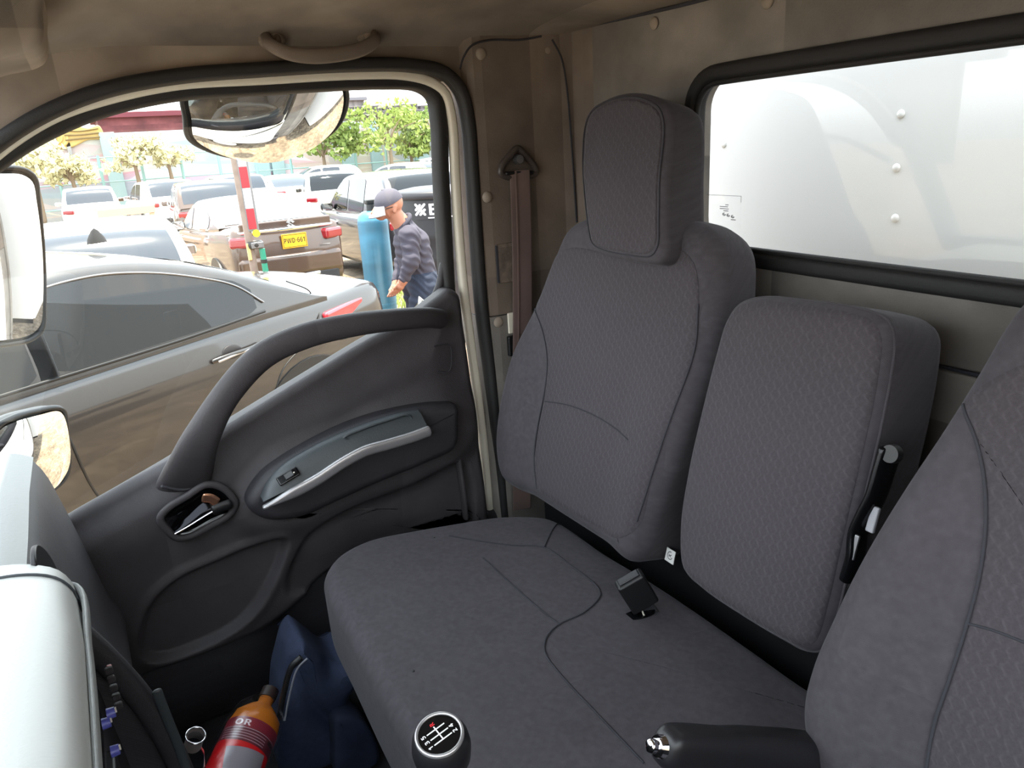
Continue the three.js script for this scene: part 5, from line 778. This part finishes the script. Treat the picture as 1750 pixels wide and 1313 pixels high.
{
  const leaf = new THREE.PlaneGeometry(0.26, 0.15, 2, 1); { const a = leaf.attributes.position; for (let i = 0; i < a.count; i++) { const x = a.getX(i) / 0.1, y = a.getY(i); a.setY(i, y * (1 - 0.75 * x * x)); a.setZ(i, 0.03 * x * x); } leaf.computeVertexNormals(); }
  const mats = [M(0x7b8f45, 0.8, { transmission: 0.35, thickness: 0 }), M(0x91a250, 0.8, { transmission: 0.35, thickness: 0 }), M(0xdcd9b4, 0.8, { transmission: 0.35, thickness: 0 })], bark = M(0x7a6a58, 0.95);
  const tree = (label, px, py, X, R, i) => {
    const c = atX(px, py, X), t = thing('tree', label, 'tree', [c.x, 0, c.z], 0);
    part(t, 'trunk', sweep([V(0, 0, 0), V(0.06, c.y * 0.5, 0.05), V(0, c.y, 0)], (q) => 0.12 - 0.07 * q, (q) => 0.12 - 0.07 * q, V(1, 0, 0), { n: 14, k: 10 }), bark);
    const n = 640, f = new THREE.InstancedMesh(leaf, mats[i < 4 ? i % 2 : 2], n), m = new THREE.Matrix4(), q = new THREE.Quaternion(), cl = Array.from({ length: 13 }, () => [V((rnd() - 0.5) * 2, (rnd() - 0.5) * 1.1, (rnd() - 0.5) * 2).multiplyScalar(R * 0.8), R * (0.25 + 0.22 * rnd())]);
    for (const [p] of cl) part(t, 'branch', tube([V(0, c.y - R * 0.5, 0), V(p.x * 0.4, c.y + p.y * 0.4 - R * 0.1, p.z * 0.4), V(p.x, c.y + p.y, p.z)], 0.022, 8, false, 6), bark);
    for (let k = 0; k < n; k++) { const [p, r] = cl[k % cl.length], d = V(rnd() - 0.5, rnd() - 0.5, rnd() - 0.5).normalize().multiplyScalar(r * Math.cbrt(rnd())); q.setFromEuler(new THREE.Euler(rnd() * 6, rnd() * 6, rnd() * 6)); const s = 0.8 + rnd() * 0.7; m.compose(V(p.x + d.x, c.y + p.y + d.y * 0.6, p.z + d.z), q, V(s, s, s)); f.setMatrixAt(k, m); }
    f.name = numbered('foliage'); f.userData.kind = 'stuff'; t.add(f);
  };
  [['yellow green tree right of the blind spot mirror, nearest it', 548, 240, 35.6, 1.5], ['broad yellow green tree beside the grey tower block', 662, 218, 34.6, 1.9], ['tall green tree cut off by the window frame', 738, 212, 35.4, 2.0], ['low green tree under the broad tree at the right', 700, 245, 35.6, 1.2], ['thin yellow tree at the far left of the painted wall', 45, 262, 34, 1.3], ['pale yellow tree below the golden carving', 118, 290, 35, 1.0], ['yellowing tree below the maroon building', 225, 262, 35, 1.1], ['small yellowing tree left of the blind spot mirror', 285, 270, 35.4, 1.0]].forEach((a, i) => tree(...a, i));
  const gr = thing('grass', 'short green weeds growing on the sand beside the blue tank', 'grass', [atX(625, 480, 9).x, 0, atX(625, 480, 9).z]); gr.userData.kind = 'stuff';
  const blade = new THREE.ConeGeometry(0.012, 0.14, 4).translate(0, 0.06, 0), f = new THREE.InstancedMesh(blade, M(0x8a9a4a, 0.9), 700), m = new THREE.Matrix4(), q = new THREE.Quaternion();
  for (let k = 0; k < 700; k++) { q.setFromEuler(new THREE.Euler((rnd() - 0.5), 0, (rnd() - 0.5))); const s = 0.6 + rnd() * 0.8; m.compose(V((rnd() - 0.5) * 1.8, 0, (rnd() - 0.5) * 1.6), q, V(s, s, s)); f.setMatrixAt(k, m); } f.name = 'blades'; gr.add(f);
}
// ---------------------------------------------------------------- the man: one body field, clothes as fields around it
function field(bones, cell, k = 0.03, extra) {
  const lo = V(1e9, 1e9, 1e9), hi = V(-1e9, -1e9, -1e9);
  for (const [a, b, r, s] of bones) for (const [p, q] of [[a, r], [b, s ?? r]]) { lo.min(p.clone().addScalar(-q - 3 * cell)); hi.max(p.clone().addScalar(q + 3 * cell)); }
  const c = lo.clone().add(hi).multiplyScalar(0.5), half = Math.max(hi.x - lo.x, hi.y - lo.y, hi.z - lo.z) / 2, n = Math.min(170, Math.ceil(2 * half / cell) + 4), mc = new MarchingCubes(n, new THREE.MeshStandardMaterial(), false, false, 300000);
  const hs = n / 2, P = V(0, 0, 0), bs = bones.map(([a, b, r, s]) => { const d = b.clone().sub(a); return { a, d, l: d.lengthSq() + 1e-12, r, s: s ?? r }; });
  mc.reset(); mc.isolation = 0;
  for (let z = 0; z < n; z++) for (let y = 0; y < n; y++) for (let x = 0; x < n; x++) {
    P.set((x - hs) / hs, (y - hs) / hs, (z - hs) / hs).multiplyScalar(half).add(c);
    let v = 1e3;
    if (P.x > lo.x && P.x < hi.x && P.y > lo.y && P.y < hi.y && P.z > lo.z && P.z < hi.z) {
      for (const b of bs) { const px = P.x - b.a.x, py = P.y - b.a.y, pz = P.z - b.a.z, t = clamp((px * b.d.x + py * b.d.y + pz * b.d.z) / b.l), d = Math.hypot(px - t * b.d.x, py - t * b.d.y, pz - t * b.d.z) - lerp(b.r, b.s, t), h = clamp(0.5 + 0.5 * (v - d) / k); v = v > 100 ? d : lerp(v, d, h) - k * h * (1 - h); }
      if (extra) v = extra(P, v);
    }
    mc.field[x + y * n + z * n * n] = -Math.min(v, 1);
  }
  mc.update();
  const g = new THREE.BufferGeometry(), cnt = mc.count;
  g.setAttribute('position', new THREE.BufferAttribute(mc.positionArray.slice(0, cnt * 3).map((q, i) => q * half + c.getComponent(i % 3)), 3));
  g.setAttribute('normal', new THREE.BufferAttribute(mc.normalArray.slice(0, cnt * 3), 3));
  g.setAttribute('uv', new THREE.BufferAttribute(new Float32Array(cnt * 2), 2));
  return g;
}
{
  const X = 5.2, base = atX(712, 560, X), t = thing('person', 'man in a grey cap and dark long sleeved shirt with jeans, bending his head forward', 'person', [X, 0, base.z]);
  const P = (px, py, dx = 0) => atX(px, py, X + dx).sub(t.position);
  const G = (x, y, z) => V(x, y, z);
  const pel = P(716, 482), che = P(703, 415), nk = P(687, 383), hd = P(662, 349), jaw = P(651, 366), sL = P(701, 404, -0.17), sR = P(693, 402, 0.17), eL = P(703, 446, -0.2), wL = P(690, 478, -0.16), hL = P(684, 489, -0.14), eR = P(688, 450, 0.2), wR = P(678, 482, 0.12), hR = P(675, 492, 0.1);
  const hipL = pel.clone().add(G(-0.09, -0.03, 0)), hipR = pel.clone().add(G(0.09, -0.03, 0)), kL = G(-0.1, 0.5, pel.z - 0.10), kR = G(0.1, 0.5, pel.z + 0.02), aL = G(-0.1, 0.08, pel.z - 0.02), aR = G(0.1, 0.08, pel.z + 0.14);
  const skin = M(0xa5705a, 0.6), shirt = M(0x3c3844, 0.85, { bumpMap: grainBump, bumpScale: 0.001 }), denim = M(0x252c3d, 0.9), cap = M(0x48454f, 0.85), capW = M(0x8d888c, 0.8);
  const bones = [[hd, hd.clone().add(G(0, 0.01, 0.03)), 0.082, 0.085], [hd.clone().add(G(0, -0.05, -0.035)), jaw, 0.062, 0.045], [jaw.clone().add(G(0, 0.035, -0.045)), jaw.clone().add(G(0, 0.012, -0.062)), 0.011, 0.014], [jaw.clone().add(G(0, -0.006, -0.03)), jaw.clone().add(G(0, -0.006, -0.036)), 0.024, 0.02],
    [hd.clone().add(G(-0.075, -0.015, 0.025)), hd.clone().add(G(-0.078, -0.05, 0.02)), 0.016, 0.012], [hd.clone().add(G(0.075, -0.015, 0.025)), hd.clone().add(G(0.078, -0.05, 0.02)), 0.016, 0.012],
    [hd.clone().add(G(0, -0.05, 0.03)), nk, 0.058, 0.064], [nk, che, 0.055, 0.085], [che, pel, 0.09, 0.085], [sL, sR, 0.045, 0.045], [sL, eL, 0.05, 0.04], [eL, wL, 0.04, 0.028], [sR, eR, 0.05, 0.04], [eR, wR, 0.04, 0.028], [wL, hL, 0.026, 0.03], [wR, hR, 0.026, 0.03], [hipL, kL, 0.075, 0.055], [hipR, kR, 0.075, 0.055], [kL, aL, 0.055, 0.04], [kR, aR, 0.055, 0.04]];
  const hand = (w, h, sgn) => { const d = h.clone().sub(w).normalize(), f = []; for (let i = 0; i < 4; i++) { const o = G(0.008 * sgn, 0, (i - 1.5) * 0.019), a = h.clone().addScaledVector(d, 0.012).add(o), b = a.clone().addScaledVector(d, 0.03 - Math.abs(i - 1.2) * 0.003).add(G(0, 0, -0.004)), c = b.clone().addScaledVector(d, 0.022).add(G(0.006 * sgn, -0.004, -0.014)); f.push([h.clone().add(o.clone().multiplyScalar(0.8)), a, 0.011, 0.010], [a, b, 0.0095, 0.009], [b, c, 0.009, 0.0075]); } const th = w.clone().lerp(h, 0.55).add(G(0, 0, -0.024)); f.push([w.clone().lerp(h, 0.3), th, 0.014, 0.012], [th, th.clone().addScaledVector(d, 0.04).add(G(0, 0, -0.016)), 0.011, 0.008]); return f; };
  const body = merge([field(bones.slice(6), 0.014, 0.035), field([...bones.slice(0, 6), [hd.clone().add(G(0, -0.05, 0.03)), nk, 0.058, 0.064]], 0.0045, 0.012, (p, v) => { for (const s of [-1, 1]) { const e = hd.clone().add(G(s * 0.034, -0.035, -0.075)); v = Math.max(v, 0.012 - p.distanceTo(e)); } const m = jaw.clone().add(G(0, 0.002, -0.052)); return Math.max(v, 0.006 - Math.hypot((p.x - m.x) * 0.3, p.y - m.y, p.z - m.z)); }), field([[wL.clone().lerp(eL, 0.3), wL, 0.03, 0.026], [wL, hL, 0.025, 0.031], ...hand(wL, hL, 1)], 0.0035, 0.006), field([[wR.clone().lerp(eR, 0.3), wR, 0.03, 0.026], [wR, hR, 0.025, 0.031], ...hand(wR, hR, -1)], 0.0035, 0.006)]);
  part(t, 'body', body, skin);
  for (const s of [-1, 1]) part(t, 'eye', new THREE.SphereGeometry(0.0115, 16, 12).translate(hd.x + s * 0.034, hd.y - 0.035, hd.z - 0.07), M(0xd8d0c8, 0.3));
  const glas = part(t, 'glasses', tube([hd.clone().add(G(-0.082, -0.015, 0.02)), hd.clone().add(G(-0.075, -0.03, -0.06)), hd.clone().add(G(-0.05, -0.04, -0.085))], 0.003, 20), MAT.black);
  part(t, 'hair', field([[hd.clone().add(G(0, 0.0, 0.045)), hd.clone().add(G(0, -0.035, 0.062)), 0.058, 0.036]], 0.006, 0.01), M(0x6b625e, 0.9));
  const wr = (p, a = 0.0) => -0.006 * Math.sin(p.y * 90 + p.z * 60 + Math.sin(p.z * 40) * 2) * Math.sin(p.z * 30 + p.y * 20);
  part(t, 'shirt', field([[nk.clone().add(G(0, -0.005, 0.01)), che, 0.072, 0.125], [che.clone().add(G(-0.05, 0, 0)), pel.clone().add(G(-0.045, 0.04, 0.01)), 0.115, 0.115], [che.clone().add(G(0.05, 0, 0)), pel.clone().add(G(0.045, 0.04, 0.01)), 0.115, 0.115], [sL.clone().add(G(0.02, 0, 0)), sR.clone().add(G(-0.02, 0, 0)), 0.075, 0.075], [sL, eL, 0.072, 0.058], [eL, wL.clone().lerp(eL, 0.12), 0.058, 0.042], [sR, eR, 0.072, 0.058], [eR, wR.clone().lerp(eR, 0.12), 0.058, 0.042]], 0.009, 0.03, (p, v) => v + wr(p)), shirt);
  part(t, 'collar', new THREE.TorusGeometry(0.072, 0.016, 12, 36).rotateX(Math.PI / 2 - 0.75).translate(nk.x, nk.y + 0.012, nk.z + 0.008), shirt);
  part(t, 'jeans', field([[pel.clone().add(G(-0.05, 0.03, 0.005)), pel.clone().add(G(0.05, 0.03, 0.005)), 0.125, 0.125], [hipL, kL, 0.105, 0.08], [kL, aL, 0.08, 0.065], [hipR, kR, 0.105, 0.08], [kR, aR, 0.08, 0.065]], 0.012, 0.04, (p, v) => v + wr(p)), denim);
  for (const a of [aL, aR]) { const s = part(t, 'shoe', field([[a.clone().add(G(0, -0.03, 0.03)), a.clone().add(G(0, -0.04, -0.14)), 0.045, 0.038]], 0.008, 0.01), MAT.black); }
  const tilt = new THREE.Quaternion().setFromEuler(new THREE.Euler(-0.38, 0, 0));
  const dome = new THREE.SphereGeometry(0.1, 32, 16, 0, Math.PI * 2, 0, 1.62).scale(0.93, 0.98, 1.1).applyQuaternion(tilt).translate(hd.x, hd.y + 0.012, hd.z + 0.012);
  const cp = part(t, 'cap', dome, cap);
  const brim = []; for (let i = 0; i <= 10; i++) brim.push(Array.from({ length: 17 }, (_, j) => { const a = lerp(-0.9, 0.9, j / 16), r = lerp(0.1, 0.1 + 0.07 * Math.cos(a * 0.95), i / 10); return V(Math.sin(a) * r * 0.93, 0.02 - 0.05 * (i / 10) - 0.02 * Math.pow(Math.sin(a), 2), -Math.cos(a) * r * 1.08); }));
  part(cp, 'brim', gridGeo([...brim, ...[...brim].reverse().map((r) => r.map((p) => V(p.x, p.y - 0.006, p.z)))]).applyQuaternion(tilt).translate(hd.x, hd.y + 0.012, hd.z + 0.012), capW, 'pale brim');
  part(cp, 'button', new THREE.SphereGeometry(0.012, 12, 8).translate(0, 0.1, 0).applyQuaternion(tilt).translate(hd.x, hd.y + 0.012, hd.z + 0.012), capW);
}
scene.traverse((o) => { if (o.isMesh) { o.castShadow = true; o.receiveShadow = true; } });
renderer.render(scene, camera);
